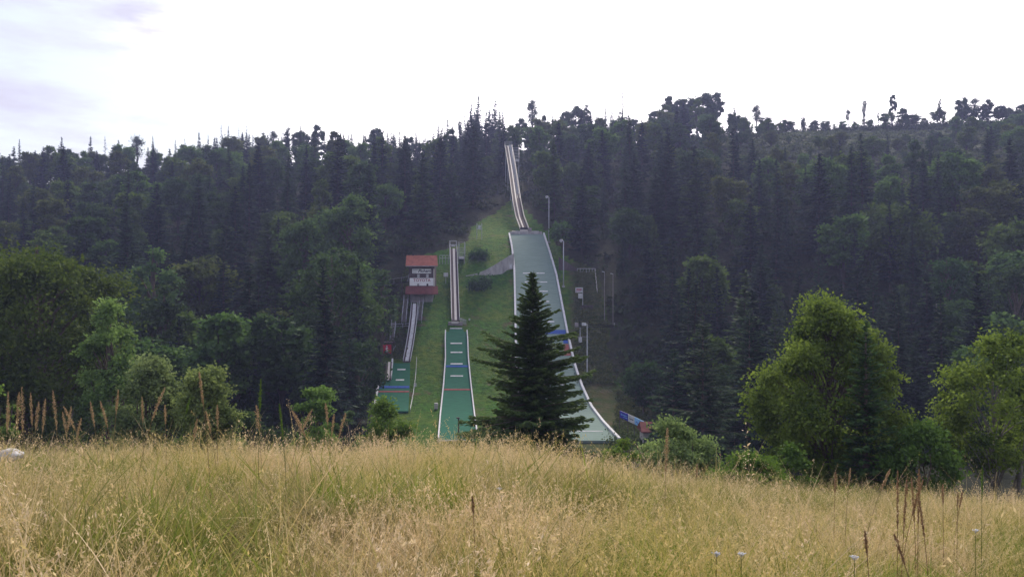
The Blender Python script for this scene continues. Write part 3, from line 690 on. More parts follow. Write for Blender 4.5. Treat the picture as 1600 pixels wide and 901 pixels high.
# --- banner and shed at the foot of the slope
Yb = 107
pA, pB, pC, pD = pt(968.5, 641, Yb + 5), pt(981.5, 646.5, Yb + 3.5), pt(991.5, 651, Yb + 2.4), pt(1014, 662, Yb)
ban = empty('banner', (pC.x, pC.y, g1(pC.x, pC.y)), label='long tilted banner in dark blue, white and light blue beside the shed', cat='banner')
def panel(a, b_, h0, h1, material):
    vs = [a - Vector((0, 0, h0)), b_ - Vector((0, 0, h1)), b_, a]; vs += [v + Vector((.05, .08, 0)) for v in vs]
    return MB().add(vs, [(0, 1, 2, 3), (7, 6, 5, 4), (0, 4, 5, 1), (1, 5, 6, 2), (2, 6, 7, 3), (3, 7, 4, 0)]).build('panel', material, ban)
pn = panel(pA, pB, .95, 1.0, M['navy'])
def squig(a, b_, n, amp, mt, par, dz):
    m = MB(); pr = None
    for i in range(n):
        t = .12 + .76 * i / (n - 1); q = a.lerp(b_, t) + Vector((0, -.06, -dz + amp * math.sin(i * 2.1) * (1 + .5 * math.sin(i * .9))))
        if pr is not None: m.tube(pr, q, .03)
        pr = q
    m.build('lettering', mt, par)
squig(pA, pB, 14, .09, M['sky'], pn, .42); squig(pA.lerp(pB, .3), pB, 8, .03, M['sky'], pn, .68)
pn = panel(pB, pC, 1.0, 1.0, M['white']); squig(pB.lerp(pC, .1), pC.lerp(pB, .1), 12, .07, M['ink'], pn, .52)
pn = panel(pC, pD, 1.0, 1.0, M['sky']); squig(pC, pD.lerp(pC, .3), 9, .12, M['navy'], pn, .62)
for q in (pA, pB, pC, pD.lerp(pC, .3)): MB().tube((q.x, q.y + .2, g1(q.x, q.y) - .3), (q.x, q.y + .2, q.z), .05).build('post', M['wood'], ban)
rel(ban)
a, b_ = pt(1003, 690, 104), pt(1030, 673, 104)
sh = empty('shed', ((a.x + b_.x) / 2, 105, g1(a.x, 105)), label='small cream shed with a dull red roof below the long banner', cat='shed')
MB().box(a.x + .2, b_.x - .2, 104.2, 107, g1(a.x, 105) - .3, b_.z - .1).build('wall', M['cream'], sh)
t_ = b_.z + .95
MB().add([(a.x - .1, 103.7, b_.z - .05), (b_.x + .3, 103.7, b_.z - .05), (b_.x + .2, 105.8, t_), (a.x, 105.8, t_), (a.x - .1, 107.6, b_.z - .05), (b_.x + .3, 107.6, b_.z - .05),
          (a.x - .1, 103.7, b_.z - .2), (b_.x + .3, 103.7, b_.z - .2), (a.x - .1, 107.6, b_.z - .2), (b_.x + .3, 107.6, b_.z - .2)],
         [(0, 1, 2, 3), (3, 2, 5, 4), (6, 7, 1, 0), (4, 5, 9, 8), (8, 9, 7, 6), (0, 3, 4, 8, 6), (1, 7, 9, 5, 2)]).build('roof', M['roof2'], sh)
MB().box(a.x + 1.3, a.x + 1.9, 104.14, 104.19, g1(a.x, 105), b_.z - .5).build('door', M['boards'], sh); rel(sh)

# ------------------------------------------------------------------ trees: mesh makers
def cards(P0, U, W, su, sw, v):                       # diamond-shaped leaves: centre, long axis, short axis, sizes
    n = len(P0); su = np.asarray(su).reshape(-1, 1); sw = np.asarray(sw).reshape(-1, 1)
    Vv = np.stack([P0 - U * su, P0 - W * sw + U * su * .1, P0 + U * su, P0 + W * sw + U * su * .1], 1).reshape(-1, 3)
    q = np.arange(n * 4).reshape(n, 4); return Vv, q, np.repeat(v, 4)
def nrmz(a): return a / np.maximum(np.linalg.norm(a, axis=1, keepdims=True), 1e-6)
def perp(U, rs):
    r = rs.normal(size=U.shape); return nrmz(np.cross(U, r))
def spruce_mesh(h, rad, whorls, per, dens, card, seed, droop=.25, z0=.06, gap=0., power=.85, ragged=.25, tone=0, prof=None, trunk=.014, asym=.0):
    rs = np.random.RandomState(seed); Pp = []; Uu = []; vv = []; ss = []
    tm = MB(); lean = rs.uniform(-.01, .01, 2) * h
    tm.tube((0, 0, -1.0), (lean[0] * .5, lean[1] * .5, h * .5), h * trunk + .04, h * trunk * .65 + .02, 7, False).tube((lean[0] * .5, lean[1] * .5, h * .5), (lean[0], lean[1], h * .985), h * trunk * .65 + .02, .015, 6)
    for i in range(whorls):
        t = (i + rs.uniform(-.3, .3)) / whorls; t = min(max(t, 0), .985); zw = z = h * (z0 + (1 - z0) * t ** .92)
        base = rad * ((1 - t) ** power) * (.82 + .18 * math.sin(i * 1.7 + seed)) + .03 * rad
        if prof: base = rad * float(np.interp(t, prof[0], prof[1])) * (.88 + .12 * math.sin(i * 2.3))
        for k in range(per):
            if rs.rand() < gap: continue
            z = zw + rs.uniform(-.5, .5) * h * (1 - z0) / whorls * (1.8 if asym > .12 else .8)
            a = rs.uniform(0, 2 * math.pi); Ln = base * rs.uniform(1 - ragged, 1 + ragged * .6) * (1 + asym * math.sin(a * 2 + t * 9 + seed) * (1 - t * .5) + asym * .6 * math.sin(a * 3 - t * 14))
            sl = .45 * t - droop * (1 - t) + rs.uniform(-.12, .12); cu = .18 * (1 - t)
            n = max(3, int(Ln * dens)); s = np.sort(rs.uniform(.08 if t > .3 else .2, 1, n))
            x = math.cos(a) * Ln * s; y = math.sin(a) * Ln * s; zz = z + Ln * (sl * s + cu * s * s)
            side = rs.choice([-1, 1], n) * rs.uniform(0, .32, n) * Ln * (1.08 - s) * .9
            hang = -np.abs(rs.normal(0, .05, n)) * Ln * .5
            Pp.append(np.stack([x - math.sin(a) * side + lean[0] * t, y + math.cos(a) * side + lean[1] * t, zz + hang], 1))
            sd_ = np.sign(side)
            U = np.stack([math.cos(a) * .9 - math.sin(a) * sd_ * .55, math.sin(a) * .9 + math.cos(a) * sd_ * .55, np.full(n, sl - .12)], 1) + rs.normal(0, .2, (n, 3))
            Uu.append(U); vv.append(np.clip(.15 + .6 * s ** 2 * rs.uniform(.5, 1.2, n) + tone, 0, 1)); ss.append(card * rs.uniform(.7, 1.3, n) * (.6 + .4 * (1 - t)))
            if whorls > 26: tm.tube((lean[0] * t, lean[1] * t, z), (x[-1] * .85 + lean[0] * t, y[-1] * .85 + lean[1] * t, z + (zz[-1] - z) * .8), .035 * (1 - t) + .012, .008, 4, False)
    # leader shoot
    n = 14; zt = np.linspace(h * .93, h, n); a = rs.uniform(0, 6.28, n); Pp.append(np.stack([np.cos(a) * .02 * h * .2 + lean[0], np.sin(a) * .02 * h * .2 + lean[1], zt], 1))
    Uu.append(np.stack([np.cos(a) * .5, np.sin(a) * .5, np.full(n, .8)], 1)); vv.append(np.full(n, .5)); ss.append(np.full(n, card * .45))
    Pp = np.concatenate(Pp); U = nrmz(np.concatenate(Uu)); vv = np.concatenate(vv); ss = np.concatenate(ss)
    W = perp(U, rs); W[:, 2] *= .55; W = nrmz(W)
    Vv, q, av = cards(Pp, U, W, ss, ss * .36, vv)
    return np_mesh('crown', Vv, q, attr=dict(v=av)), tm
def broad_mesh(h, rx, nclump, leaves, leaf, seed, zc=.6, rz=.4, clump=.30, ry=None, trunk=.022, top_heavy=0, openness=0., stems=1, cone=0., aspect=.7, base_fill=True, pts=None):
    rs = np.random.RandomState(seed); ry = ry or rx; tm = MB()
    c0 = np.array([0, 0, h * zc]); CC = []
    for i in range(nclump):
        for _ in range(30):
            d = rs.normal(size=3); d /= np.linalg.norm(d); r = rs.uniform(.35, 1) ** .5
            p = np.array([d[0] * rx * r, d[1] * ry * r, d[2] * h * rz * r])
            if top_heavy and p[2] < 0 and rs.rand() < top_heavy: continue
            break
        p = p * (1 - .5 * clump); tz = p[2] / (h * rz)
        p[:2] *= (1 - .25 * max(0, tz) ** 2) * (1 - cone * tz)
        CC.append(c0 + p)
    if pts is not None: CC = [np.array(p) for p in pts]
    CC = np.array(CC); n = len(CC)
    rc = rx * clump * rs.uniform(.6, 1.25, n)
    for s in range(stems):
        o = rs.normal(0, .12 * rx if stems > 1 else 0, 2); tx, ty = rs.normal(0, .05 * rx + (.3 * rx if stems > 1 else 0), 2); th = h * (.9 if stems == 1 else .7)
        prev = Vector((o[0], o[1], -1.0)); r0 = h * trunk
        for k in range(1, 6):
            f = k / 5; q = Vector((o[0] + tx * f + rs.normal(0, .01 * h), o[1] + ty * f + rs.normal(0, .01 * h), th * f)); tm.tube(prev, q, r0 * (1 - .8 * (k - 1) / 5), r0 * (1 - .8 * k / 5), 7, False); prev = q
    for i in range(n):
        p = CC[i]; zb = max(h * .12, p[2] - rs.uniform(.12, .35) * h * (.5 + np.hypot(p[0], p[1]) / (rx + .01)))
        m_ = Vector((p[0] * .45, p[1] * .45, zb + (p[2] - zb) * .55)); tm.tube((0, 0, zb), m_, h * trunk * .32, h * trunk * .2, 4, False).tube(m_, Vector(p), h * trunk * .2, h * trunk * .05, 4, False)
    per = int(leaves / n); Pp = []; Uu = []; vv = []
    for i in range(n):
        k = int(per * (rc[i] / rc.mean()) ** 2) + 5
        d = nrmz(rs.normal(size=(k, 3))); r = np.minimum(np.abs(rs.normal(0, .62, (k, 1))) + .12, 1.5 if leaf > .2 else 1.12)
        j = rs.uniform(.7, 1.15, (k, 1)); lob = 1 + .22 * np.sin(d[:, :1] * 5 + i) * np.cos(d[:, 2:] * 4 + i * 2)
        p = CC[i] + d * r * rc[i] * j * lob * np.array([1.1, 1.1, .8])
        if openness: p = p[rs.rand(k) > openness * rs.rand()]; d = d[:len(p)]; k = len(p)
        Pp.append(p); Uu.append(d + rs.normal(0, .7, (k, 3)) + np.array([0, 0, -.25])); vv.append(np.clip(rs.normal(.42, .22) * .6 + rs.uniform(0, .5, k), 0, 1))
    Pp = np.concatenate(Pp); U = nrmz(np.concatenate(Uu)); vv = np.concatenate(vv)
    Pp[:, 2] = np.maximum(Pp[:, 2], h * .01)
    W = perp(U, rs); ss = leaf * rs.uniform(.6, 1.35, len(Pp))
    Vv, q, av = cards(Pp, U, W, ss, ss * aspect, vv)
    return np_mesh('crown', Vv, q, attr=dict(v=av)), tm
def tree(name, meshes, loc, label, cat, group, leafm, barkm='bark', color=None, scale=(1, 1, 1), rot=0.):
    o = empty(name, loc, label=label, cat=cat, group=group); o.scale = scale; o.rotation_euler = (0, 0, rot)
    cr = link('crown', meshes[0], M[leafm], o); tr = meshes[1].build('trunk', M[barkm], o, True)
    if color: cr.color = (*color, 1)
    return o
def base(px, Y): x = (px - 800) / F * Y; return (x, Y, g1(x, Y) - .1)
def hgt(px, py, Y): return (450.5 - py) / F * Y - base(px, Y)[2]

# --- near and middle-distance trees, one by one
h_ = hgt(830, 424, 44)
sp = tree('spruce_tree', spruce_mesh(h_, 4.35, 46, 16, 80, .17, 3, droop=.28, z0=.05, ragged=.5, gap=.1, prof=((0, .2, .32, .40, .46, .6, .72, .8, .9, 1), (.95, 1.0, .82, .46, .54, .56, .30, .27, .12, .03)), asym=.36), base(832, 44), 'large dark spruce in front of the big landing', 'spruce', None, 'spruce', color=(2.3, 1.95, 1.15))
h_ = hgt(1305, 455, 43)
tree('maple_tree', broad_mesh(h_, 4.15, 125, 80000, .088, 11, zc=.54, rz=.48, clump=.225, aspect=.75, cone=.5), base(1298, 43), 'bushy yellow-green maple at right with bright crown tips', 'tree', None, 'maple')
h_ = hgt(1345, 505, 40)
tree('spruce_tree', spruce_mesh(h_, 2.3, 36, 9, 40, .16, 8, droop=.1, z0=.04, power=.9, ragged=.35, asym=.2), base(1352, 39.5), 'dark young spruce growing into the front of the yellow-green maple', 'spruce', None, 'spruce', color=(2.2, 2.2, 1.3))
h_ = hgt(1548, 508, 42)
tree('ash_tree', broad_mesh(h_, 3.1, 46, 22000, .090, 21, zc=.6, rz=.42, clump=.27, openness=.5, aspect=.7, trunk=.013, stems=2), base(1552, 42), 'airy yellow-green ash with thin pale trunks near the right edge', 'tree', None, 'maple', 'palebark')
h_ = hgt(1610, 545, 46)
tree('ash_tree', broad_mesh(h_, 3.0, 34, 11000, .12, 22, zc=.58, rz=.42, clump=.28, openness=.4, trunk=.014), base(1628, 46), 'half cut-off leafy ash at the right picture edge', 'tree', None, 'maple', 'palebark')
near = [  # px centre, py top, Y, half width px, leaves, leaf size, colour, label, name, clumps
    (60, 338, 78, 150, 60000, .18, (1.2, 1.08, .58), 'broad olive-green tree towering at the left picture edge', 'broadleaf_tree', 90, 'broad'),
    (-60, 300, 90, 120, 12000, .24, (1.0, 1.0, .7), 'dark tree cut off by the left edge behind the olive-green one', 'broadleaf_tree', 40, 'broad'),
    (172, 457, 66, 56, 22000, .14, (1.1, 1.3, .85), 'upright green birch between the olive tree and the willows', 'birch_tree', 50, 'willow'),
    (232, 532, 50, 58, 22000, .10, (1.15, 1.15, 1.05), 'grey-green rounded willow, left one of the pair', 'willow', 50, 'willow'),
    (318, 540, 47, 54, 22000, .10, (1.35, 1.3, 1.0), 'lighter green willow with wispy shoots, right one of the pair', 'willow', 46, 'willow'),
    (-2, 562, 48, 30, 6000, .10, (1.0, 1.2, .6), 'small bright green bush at the left picture edge', 'bush', 20, 'willow'),
    (492, 557, 52, 40, 18000, .09, (1.05, 1.3, .75), 'cone-shaped green bush left of the short ski jump', 'bush', 34, 'willow'),
    (543, 618, 50, 30, 7000, .10, (.55, .66, .72), 'bluish grey bush right of the cone-shaped green one', 'bush', 18, 'willow'),
    (600, 608, 45, 48, 18000, .08, (1.0, 1.2, .60), 'feathery green bush in front of the short ski jump', 'bush', 30, 'willow'),
    (1063, 641, 36, 62, 26000, .07, (1.45, 1.5, 1.3), 'round silvery willow bush in front of the red-roofed shed', 'bush', 44, 'willow'),
    (972, 682, 33, 44, 9000, .07, (.95, 1.1, .50), 'low green shrub between the dark spruce and the willow bush', 'bush', 24, 'willow'),
    (1165, 702, 33, 64, 13000, .07, (.85, 1.05, .45), 'low leafy shrub between the willow bush and the maple', 'bush', 30, 'willow'),
    (1440, 650, 38, 62, 14000, .09, (.62, .85, .40), 'shaded green shrub between the maple and the airy ash', 'bush', 30, 'willow'),
    (1230, 690, 36, 45, 9000, .08, (.72, .95, .42), 'leafy shrub at the left foot of the maple', 'bush', 24, 'willow'),
    (400, 615, 60, 60, 9000, .12, (.35, .45, .40), 'dark shrub right of the lighter willow', 'bush', 26, 'willow'),
    (108, 590, 60, 62, 9000, .12, (.35, .42, .35), 'dark shrub below the olive tree behind the brown grass heads', 'bush', 26, 'willow'),
]
for px, pyt, Yd, hw, nl, ls, colr, lab, nm, ncl, lm in near:
    h_ = hgt(px, pyt, Yd); rx = hw / F * Yd; low = nm in ('bush', 'willow')
    tree(nm, broad_mesh(h_, rx, ncl, nl, ls, int(abs(px)) + 5, zc=.52 if low else .55, rz=.46, clump=.33 if low else .28, stems=3 if low else 1, trunk=.014 if low else .02), base(px, Yd), lab, 'bush' if nm == 'bush' else 'tree', None, lm, color=colr)
mid_trees = [  # on the far side of the valley, px, py top, Y, half width
    (545, 302, 168, 52, 12000, .34, (1.25, 1.35, 1.0), 'tall light green tree left of the judges tower, top catching light'),
    (478, 318, 160, 42, 8000, .34, (1.05, 1.15, .9), 'medium green tree touching the light green one left of the tower'),
    (520, 374, 132, 74, 14000, .28, (.80, .88, .62), 'huge spreading dark green tree left of the small red sign'),
    (598, 408, 150, 22, 3500, .28, (.8, .92, .7), 'leafy tree tip just left of the judges tower footbridge'),
    (240, 368, 140, 40, 8000, .30, (1.25, 1.4, 1.15), 'pale green rounded tree above the left willows'),
    (255, 440, 120, 42, 7000, .27, (.62, .66, .6), 'dusky rounded tree below the pale green rounded one'),
    (560, 522, 118, 42, 6000, .24, (.50, .62, .55), 'dark low tree left of the tiny inrun'),
    (370, 555, 110, 30, 4000, .24, (.42, .55, .45), 'dark narrow tree between the lighter willow and cone bush'),
    (880, 345, 190, 22, 3000, .34, (.95, 1.25, .8), 'young light green tree behind the upper floodlight mast'),
    (1390, 322, 172, 62, 9000, .42, (.95, .95, .62), 'olive broadleaf tree high behind the maple, left of two'),
    (1480, 262, 212, 62, 9000, .44, (.95, .98, .62), 'big olive broadleaf tree on the upper right slope'),
    (1585, 340, 160, 48, 8000, .38, (1.1, 1.1, .6), 'olive broadleaf tree high at the right picture edge'),
    (1480, 390, 150, 36, 6000, .28, (.70, .95, .72), 'mid green tree with a bare pale trunk above the ash'),
    (1005, 560, 128, 34, 5000, .25, (.45, .62, .50), 'dark green tree standing above the banner'),
    (1590, 400, 140, 40, 6000, .3, (.6, .65, .5), 'dark broadleaf tree low at the right edge above the ash'),
]
for px, pyt, Yd, hw, nl, ls, colr, lab in mid_trees:
    h_ = hgt(px, pyt, Yd); rx = hw / F * Yd; pass
    tree('broadleaf_tree', broad_mesh(h_, rx, 44, nl, ls, int(px) * 3 + 1, zc=.58, rz=.43, clump=.31), base(px, Yd), lab, 'tree', None, 'broad', color=colr)
for px, pyt, Yd, rr, lab, colr in ((1098, 492, 88, 5.2, 'ragged grey-brown spruce with drooping bare branches above the willow bush', (1.5, 1.3, 1.2)), (1170, 480, 98, 5.0, 'ragged spruce right of the grey-brown one, left of the maple', (1.35, 1.35, 1.15)), (1052, 545, 104, 4.6, 'dark shaggy spruce just right of the banner', (.9, 1.1, .9)), (1240, 520, 92, 4.6, 'dark spruce directly behind the left side of the maple', (.8, .9, .8))):
    tree('spruce_tree', spruce_mesh(hgt(px, pyt, Yd), rr, 34, 8, 15, .34, int(px), droop=.3, z0=.12, ragged=.4, gap=.12, trunk=.010), base(px, Yd), lab, 'spruce', None, 'spruce', color=colr)
h = hit(748, 450)
tree('bush', broad_mesh(3.4, 3.3, 24, 5000, .26, 77, zc=.45, rz=.42, clump=.4, stems=3), (h.x, h.y + 1, h.z - .6), 'low dark bush against the foot of the concrete retaining wall', 'bush', None, 'willow', color=(.28, .50, .33))
h = hit(748, 405)
tree('bush', broad_mesh(2.6, 2.6, 16, 2600, .26, 78, zc=.45, rz=.42, clump=.4, stems=3), (h.x, h.y, h.z - .6), 'low dark bush on the grass above the retaining wall', 'bush', None, 'willow', color=(.28, .50, .33))

# --- forest on the far hillside: proto trees copied one by one
rsf = np.random.RandomState(12)
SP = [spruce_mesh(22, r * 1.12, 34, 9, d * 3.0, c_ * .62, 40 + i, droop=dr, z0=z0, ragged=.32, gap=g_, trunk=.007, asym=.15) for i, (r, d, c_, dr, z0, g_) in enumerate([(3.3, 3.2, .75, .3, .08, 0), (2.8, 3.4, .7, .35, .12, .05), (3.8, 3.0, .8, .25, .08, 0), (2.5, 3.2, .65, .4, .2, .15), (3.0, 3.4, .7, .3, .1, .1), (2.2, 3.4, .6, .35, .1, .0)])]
BD = [broad_mesh(20, r, n_, 9000, .34, 60 + i, zc=z_, rz=rz_, clump=.28, trunk=.010) for i, (r, n_, z_, rz_) in enumerate([(4.6, 38, .6, .4), (3.8, 32, .6, .4), (5.4, 44, .6, .38), (3.2, 28, .56, .44), (4.2, 36, .64, .36)])]
TH = [broad_mesh(20, r, n_, 3600, .20, 80 + i, zc=z_, rz=rz_, clump=.55, trunk=.013, openness=.5) for i, (r, n_, z_, rz_) in enumerate([(2.4, 34, .62, .38), (1.6, 26, .6, .4), (3.2, 36, .68, .32)])]
SPT = [spruce_mesh(22, r * 1.3, 24, 7, 6.5, .36, 90 + i, droop=.2, z0=.25, ragged=.6, gap=.3, trunk=.007) for i, r in enumerate((2.6, 1.8))]
def to_me(tm, name='trunk'):
    me = bpy.data.meshes.new(name); me.from_pydata(tm.v, [], tm.f); me.update(); me.materials.append(M['dbark']); return me
for lst, mk in ((SP, 'spruce'), (BD, 'broad'), (TH, 'broad'), (SPT, 'spruce')):
    for i in range(len(lst)): lst[i][0].materials.append(M[mk]); lst[i] = (lst[i][0], to_me(lst[i][1]))
BASEH = {id(SP): 22, id(BD): 20, id(TH): 20, id(SPT): 22}
SKY = [(-60, 235), (0, 228), (60, 222), (120, 222), (170, 222), (215, 214), (250, 222), (290, 224), (345, 202), (380, 200), (410, 202), (450, 198), (500, 196), (560, 200), (620, 203), (660, 205), (700, 194), (728, 190), (747, 155), (772, 158), (790, 185), (830, 180), (870, 182), (900, 164), (940, 158), (975, 165), (1000, 190), (1040, 155), (1070, 148), (1110, 138), (1135, 160), (1160, 182), (1200, 182), (1240, 200), (1300, 204), (1450, 205), (1480, 200), (1505, 160), (1560, 160), (1600, 165), (1680, 165)]
def skyline(px): return float(np.interp(px, [a for a, b_ in SKY], [b_ for a, b_ in SKY]))
trees_rec = []
def add_tree(pool, x, y, h_, color, wide=1.0, tone='', kind='spruce', group='trees of the hillside forest'):
    i = rsf.randint(len(pool)); me, tr = pool[i]; z = g1(x, y) - .2; s = h_ / BASEH[id(pool)]
    nm = {'spruce': 'spruce_tree', 'broad': 'broadleaf_tree'}[kind]
    o = empty(nm, (x, y, z)); w = s * wide * rsf.uniform(.9, 1.15); o.scale = (w, w, s); o.rotation_euler = (rsf.normal(0, .015), rsf.normal(0, .015), rsf.uniform(0, 6.28))
    cr = bpy.data.objects.new('crown', me); scene.collection.objects.link(cr); cr.parent = o; cr.color = (*color, 1)
    tk = bpy.data.objects.new('trunk', tr); scene.collection.objects.link(tk); tk.parent = o
    px, pyt = to_px(x, y, z + h_); o['group'] = group
    trees_rec.append([o, px, pyt, to_px(x, y, z)[1], tone, kind, h_]); return o
def spruce_tone():
    t = rsf.rand()
    if t < .5: return (.70, .70, .85), 'dark'
    if t < .75: return (1.1, 1.1, 1.05), 'dark green'
    if t < .9: return (.48, .55, .72), 'blackish'
    return (1.7, 1.5, 1.0), 'olive-tinged'
def broad_tone():
    t = rsf.rand()
    if t < .22: return (.60, .72, .60), 'dark green'
    if t < .50: return (1.1, 1.1, .66), 'olive'
    if t < .80: return (1.2, 1.38, .95), 'fresh green'
    return (1.15, .95, .65), 'brownish green'
Ysteps = [104, 113, 123, 134, 146, 158, 170, 183, 197, 211, 226, 242, 258, 274, 289, 304, 319, 332, 342, 350]
n_sp = n_bd = 0
for ri, Yr in enumerate(Ysteps):
    dx = 5.6 + .020 * Yr if Yr < 325 else 7.6
    half = .66 * Yr + 14
    xk = -half + rsf.uniform(0, dx)
    while xk < half:
        x = xk + rsf.normal(0, 1.1); y = Yr + rsf.uniform(-6, 6); xk += dx * rsf.uniform(.75, 1.25)
        px, pyb = to_px(x, y, g1(x, y))
        conif = .62
        if px < 330: conif = .25
        if px > 1200: conif = .22
        if 800 < px < 1130 and Yr > 230: conif = .35
        if 560 < px < 760 and Yr > 210: conif = .75
        if Yr < 195 and 880 < px < 1470: conif = .9
        if Yr < 225 and 255 < px < 445: conif = .85
        kind = 'spruce' if rsf.rand() < conif else 'broad'
        h_ = rsf.uniform(17, 25) if kind == 'spruce' else rsf.uniform(14, 20)
        if px > 1080 and Yr > 262:                                   # thinned hilltop at right
            h_ = rsf.uniform(5, 12); kind = 'broad'
        if px > 1120 and 225 < Yr <= 262:
            if rsf.rand() < .3: continue
            h_ *= .75
        z = g1(x, y); lim = skyline(px) + rsf.uniform(-2, 14)
        hmax = (450.5 - lim) / F * y - z
        if Yr >= 318 and px < 1130: h_ = min(hmax * rsf.uniform(.72, 1.0), 27)
        if hmax < 4: continue
        h_ = min(h_, hmax)
        r = 3.0 if kind == 'spruce' else 4.0; hit_ = False
        for f in (0, .15, .3, .5, .7, .9):
            for sx in (-1, 0, 1):
                a, b_ = to_px(x + sx * r * (1 - f * .8), y, z + h_ * f)
                if bool(in_clear(a, b_)) and not (Yr > 215 and b_ < 345 and (a < 800 or a > 838) and f > .3): hit_ = True
        if hit_: continue
        if abs(px - 806) < 16 and 200 < y < 262: continue
        if kind == 'spruce':
            if n_sp >= 282: kind = 'broad'
        if kind == 'broad' and n_bd >= 238: continue
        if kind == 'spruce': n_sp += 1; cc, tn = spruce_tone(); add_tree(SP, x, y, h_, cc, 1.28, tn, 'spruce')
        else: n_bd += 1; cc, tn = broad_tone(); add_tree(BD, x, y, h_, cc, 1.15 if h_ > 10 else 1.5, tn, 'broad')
# thin see-through trees standing up on the skyline
for px, pyt, pool, kd, wd, ch in ((165, 212, SPT, 'spruce', 1, 12), (215, 208, TH, 'broad', 1, 12), (288, 215, SPT, 'spruce', 1, 12), (345, 194, SPT, 'spruce', 1.1, 14), (372, 198, SPT, 'spruce', 1.1, 14), (384, 196, SPT, 'spruce', 1, 14), (412, 199, TH, 'broad', 1, 12), (428, 200, TH, 'broad', .9, 13), (449, 190, TH, 'broad', 1.1, 13), (470, 197, BD, 'broad', .8, 14), (498, 192, BD, 'broad', .9, 15), (718, 176, TH, 'broad', .5, 13),
                          (747, 149, SP, 'spruce', 1.1, 23), (772, 154, SP, 'spruce', 1.0, 22), (735, 160, SP, 'spruce', .9, 20), (832, 150, TH, 'broad', .9, 18), (918, 154, TH, 'broad', 1.2, 18), (932, 152, SPT, 'spruce', 1, 18), (957, 154, SPT, 'spruce', 1.1, 18), (972, 138, SPT, 'spruce', 1.3, 22), (880, 168, BD, 'broad', .8, 17), (1046, 146, BD, 'broad', 1, 17), (1098, 134, BD, 'broad', 1.25, 20), (1120, 140, BD, 'broad', 1.0, 18), (1075, 142, BD, 'broad', .9, 18),
                          (1148, 160, TH, 'broad', .7, 13), (1182, 160, TH, 'broad', 1.0, 14), (1165, 172, SP, 'spruce', .8, 12), (1212, 170, SPT, 'spruce', .8, 11), (1255, 176, TH, 'broad', 1.0, 9), (1289, 190, BD, 'broad', 1.3, 5), (1325, 168, TH, 'broad', .8, 11), (1350, 146, TH, 'broad', .7, 17), (1395, 145, BD, 'broad', .75, 17), (1424, 176, BD, 'broad', 1.4, 9), (1372, 168, TH, 'broad', .5, 12), (1468, 148, TH, 'broad', .8, 16), (1473, 170, TH, 'broad', 1.2, 9), (1502, 147, BD, 'broad', .7, 17), (1522, 150, TH, 'broad', 1.1, 16), (1545, 153, BD, 'broad', 1.1, 16), (1575, 165, BD, 'broad', 1.0, 13), (1598, 158, BD, 'broad', 1.0, 15), (1512, 165, BD, 'broad', 1.3, 15), (1535, 160, BD, 'broad', 1.4, 15), (1560, 163, BD, 'broad', 1.4, 15), (1588, 170, BD, 'broad', 1.3, 14), (1615, 160, BD, 'broad', 1.4, 14), (1195, 178, BD, 'broad', 1.5, 9), (1160, 180, BD, 'broad', 1.5, 9), (1225, 186, BD, 'broad', 1.5, 7), (1410, 165, BD, 'broad', 1.2, 12), (1385, 172, TH, 'broad', 1.5, 12), (1335, 186, TH, 'broad', 1.8, 8), (1360, 184, TH, 'broad', 1.6, 8), (1270, 192, BD, 'broad', 1.5, 5), (1030, 165, BD, 'broad', 1.0, 15), (1060, 150, BD, 'broad', 1.1, 17), (850, 178, BD, 'broad', 1.0, 15), (815, 182, BD, 'broad', 1.0, 15), (865, 172, SP, 'spruce', .9, 16), (900, 160, BD, 'broad', 1.0, 17), (945, 160, SP, 'spruce', .9, 18), (990, 182, BD, 'broad', .9, 14), (30, 217, SP, 'spruce', .8, 14), (95, 213, SP, 'spruce', .8, 14), (140, 212, SP, 'spruce', .8, 14), (240, 212, SP, 'spruce', .8, 14), (275, 218, SP, 'spruce', .8, 14), (312, 205, SP, 'spruce', .9, 14), (325, 210, SP, 'spruce', .8, 14), (357, 196, SP, 'spruce', .8, 14), (585, 195, BD, 'broad', 1.0, 14), (640, 206, BD, 'broad', 1.0, 14), (685, 190, SP, 'spruce', 1.0, 16), (700, 185, SP, 'spruce', 1.0, 17), (728, 178, SP, 'spruce', 1.0, 18), (785, 170, SP, 'spruce', 1.0, 18)):
    Yd = 346 + rsf.uniform(-4, 4); x = (px - 800) / F * Yd; z = g1(x, Yd); h_ = (450.5 - pyt) / F * Yd - z
    cc, tn = ((.6, .6, .62), 'thin see-through') if pool in (TH, SPT) else ((.7, .75, .65), 'tall')
    add_tree(pool, x, Yd, max(h_, 4), cc, wd * (1 if h_ > 10 else 1.4), tn, kd)

# the rest of the wood behind the counted trees: one mass of the same kinds
wcol = bpy.data.collections.new('wood_kinds')
for i, (me_, tr_) in enumerate(SP[:4] + BD[:4]):
    wcol.objects.link(bpy.data.objects.new('wood_%02d' % i, me_))
WP = []
for Yr in (108, 128, 152, 178, 204, 230, 255, 281, 297, 312, 326):
    half = .66 * Yr + 12; x = -half
    while x < half:
        x += rsf.uniform(6, 13) * (1.0 if Yr > 180 else .9); y = Yr + rsf.uniform(-5, 5); px, pyb = to_px(x, y, g1(x, y)); bad = False; h_ = rsf.uniform(9, 15)
        if px > 1060 and Yr > 250: h_ = rsf.uniform(3.5, 8)
        hm_ = (450.5 - skyline(px) - 12) / F * y - g1(x, y); h_ = min(h_, hm_)
        if h_ < 3 or (abs(px - 806) < 18 and 195 < y < 262): continue
        for f in (0, .25, .5, .8):
            for sx in (-4, 0, 4):
                a, b_ = to_px(x + sx * (1 - f * .7), y, g1(x, y) + h_ * f)
                if bool(in_clear(a, b_)): bad = True
        if not bad: WP.append((x, y, g1(x, y) - .3, h_ / 21, rsf.uniform(0, 6.28), rsf.randint(0, 4) if (rsf.rand() < .45 and not (px > 1060 and Yr > 250)) else rsf.randint(4, 8)))
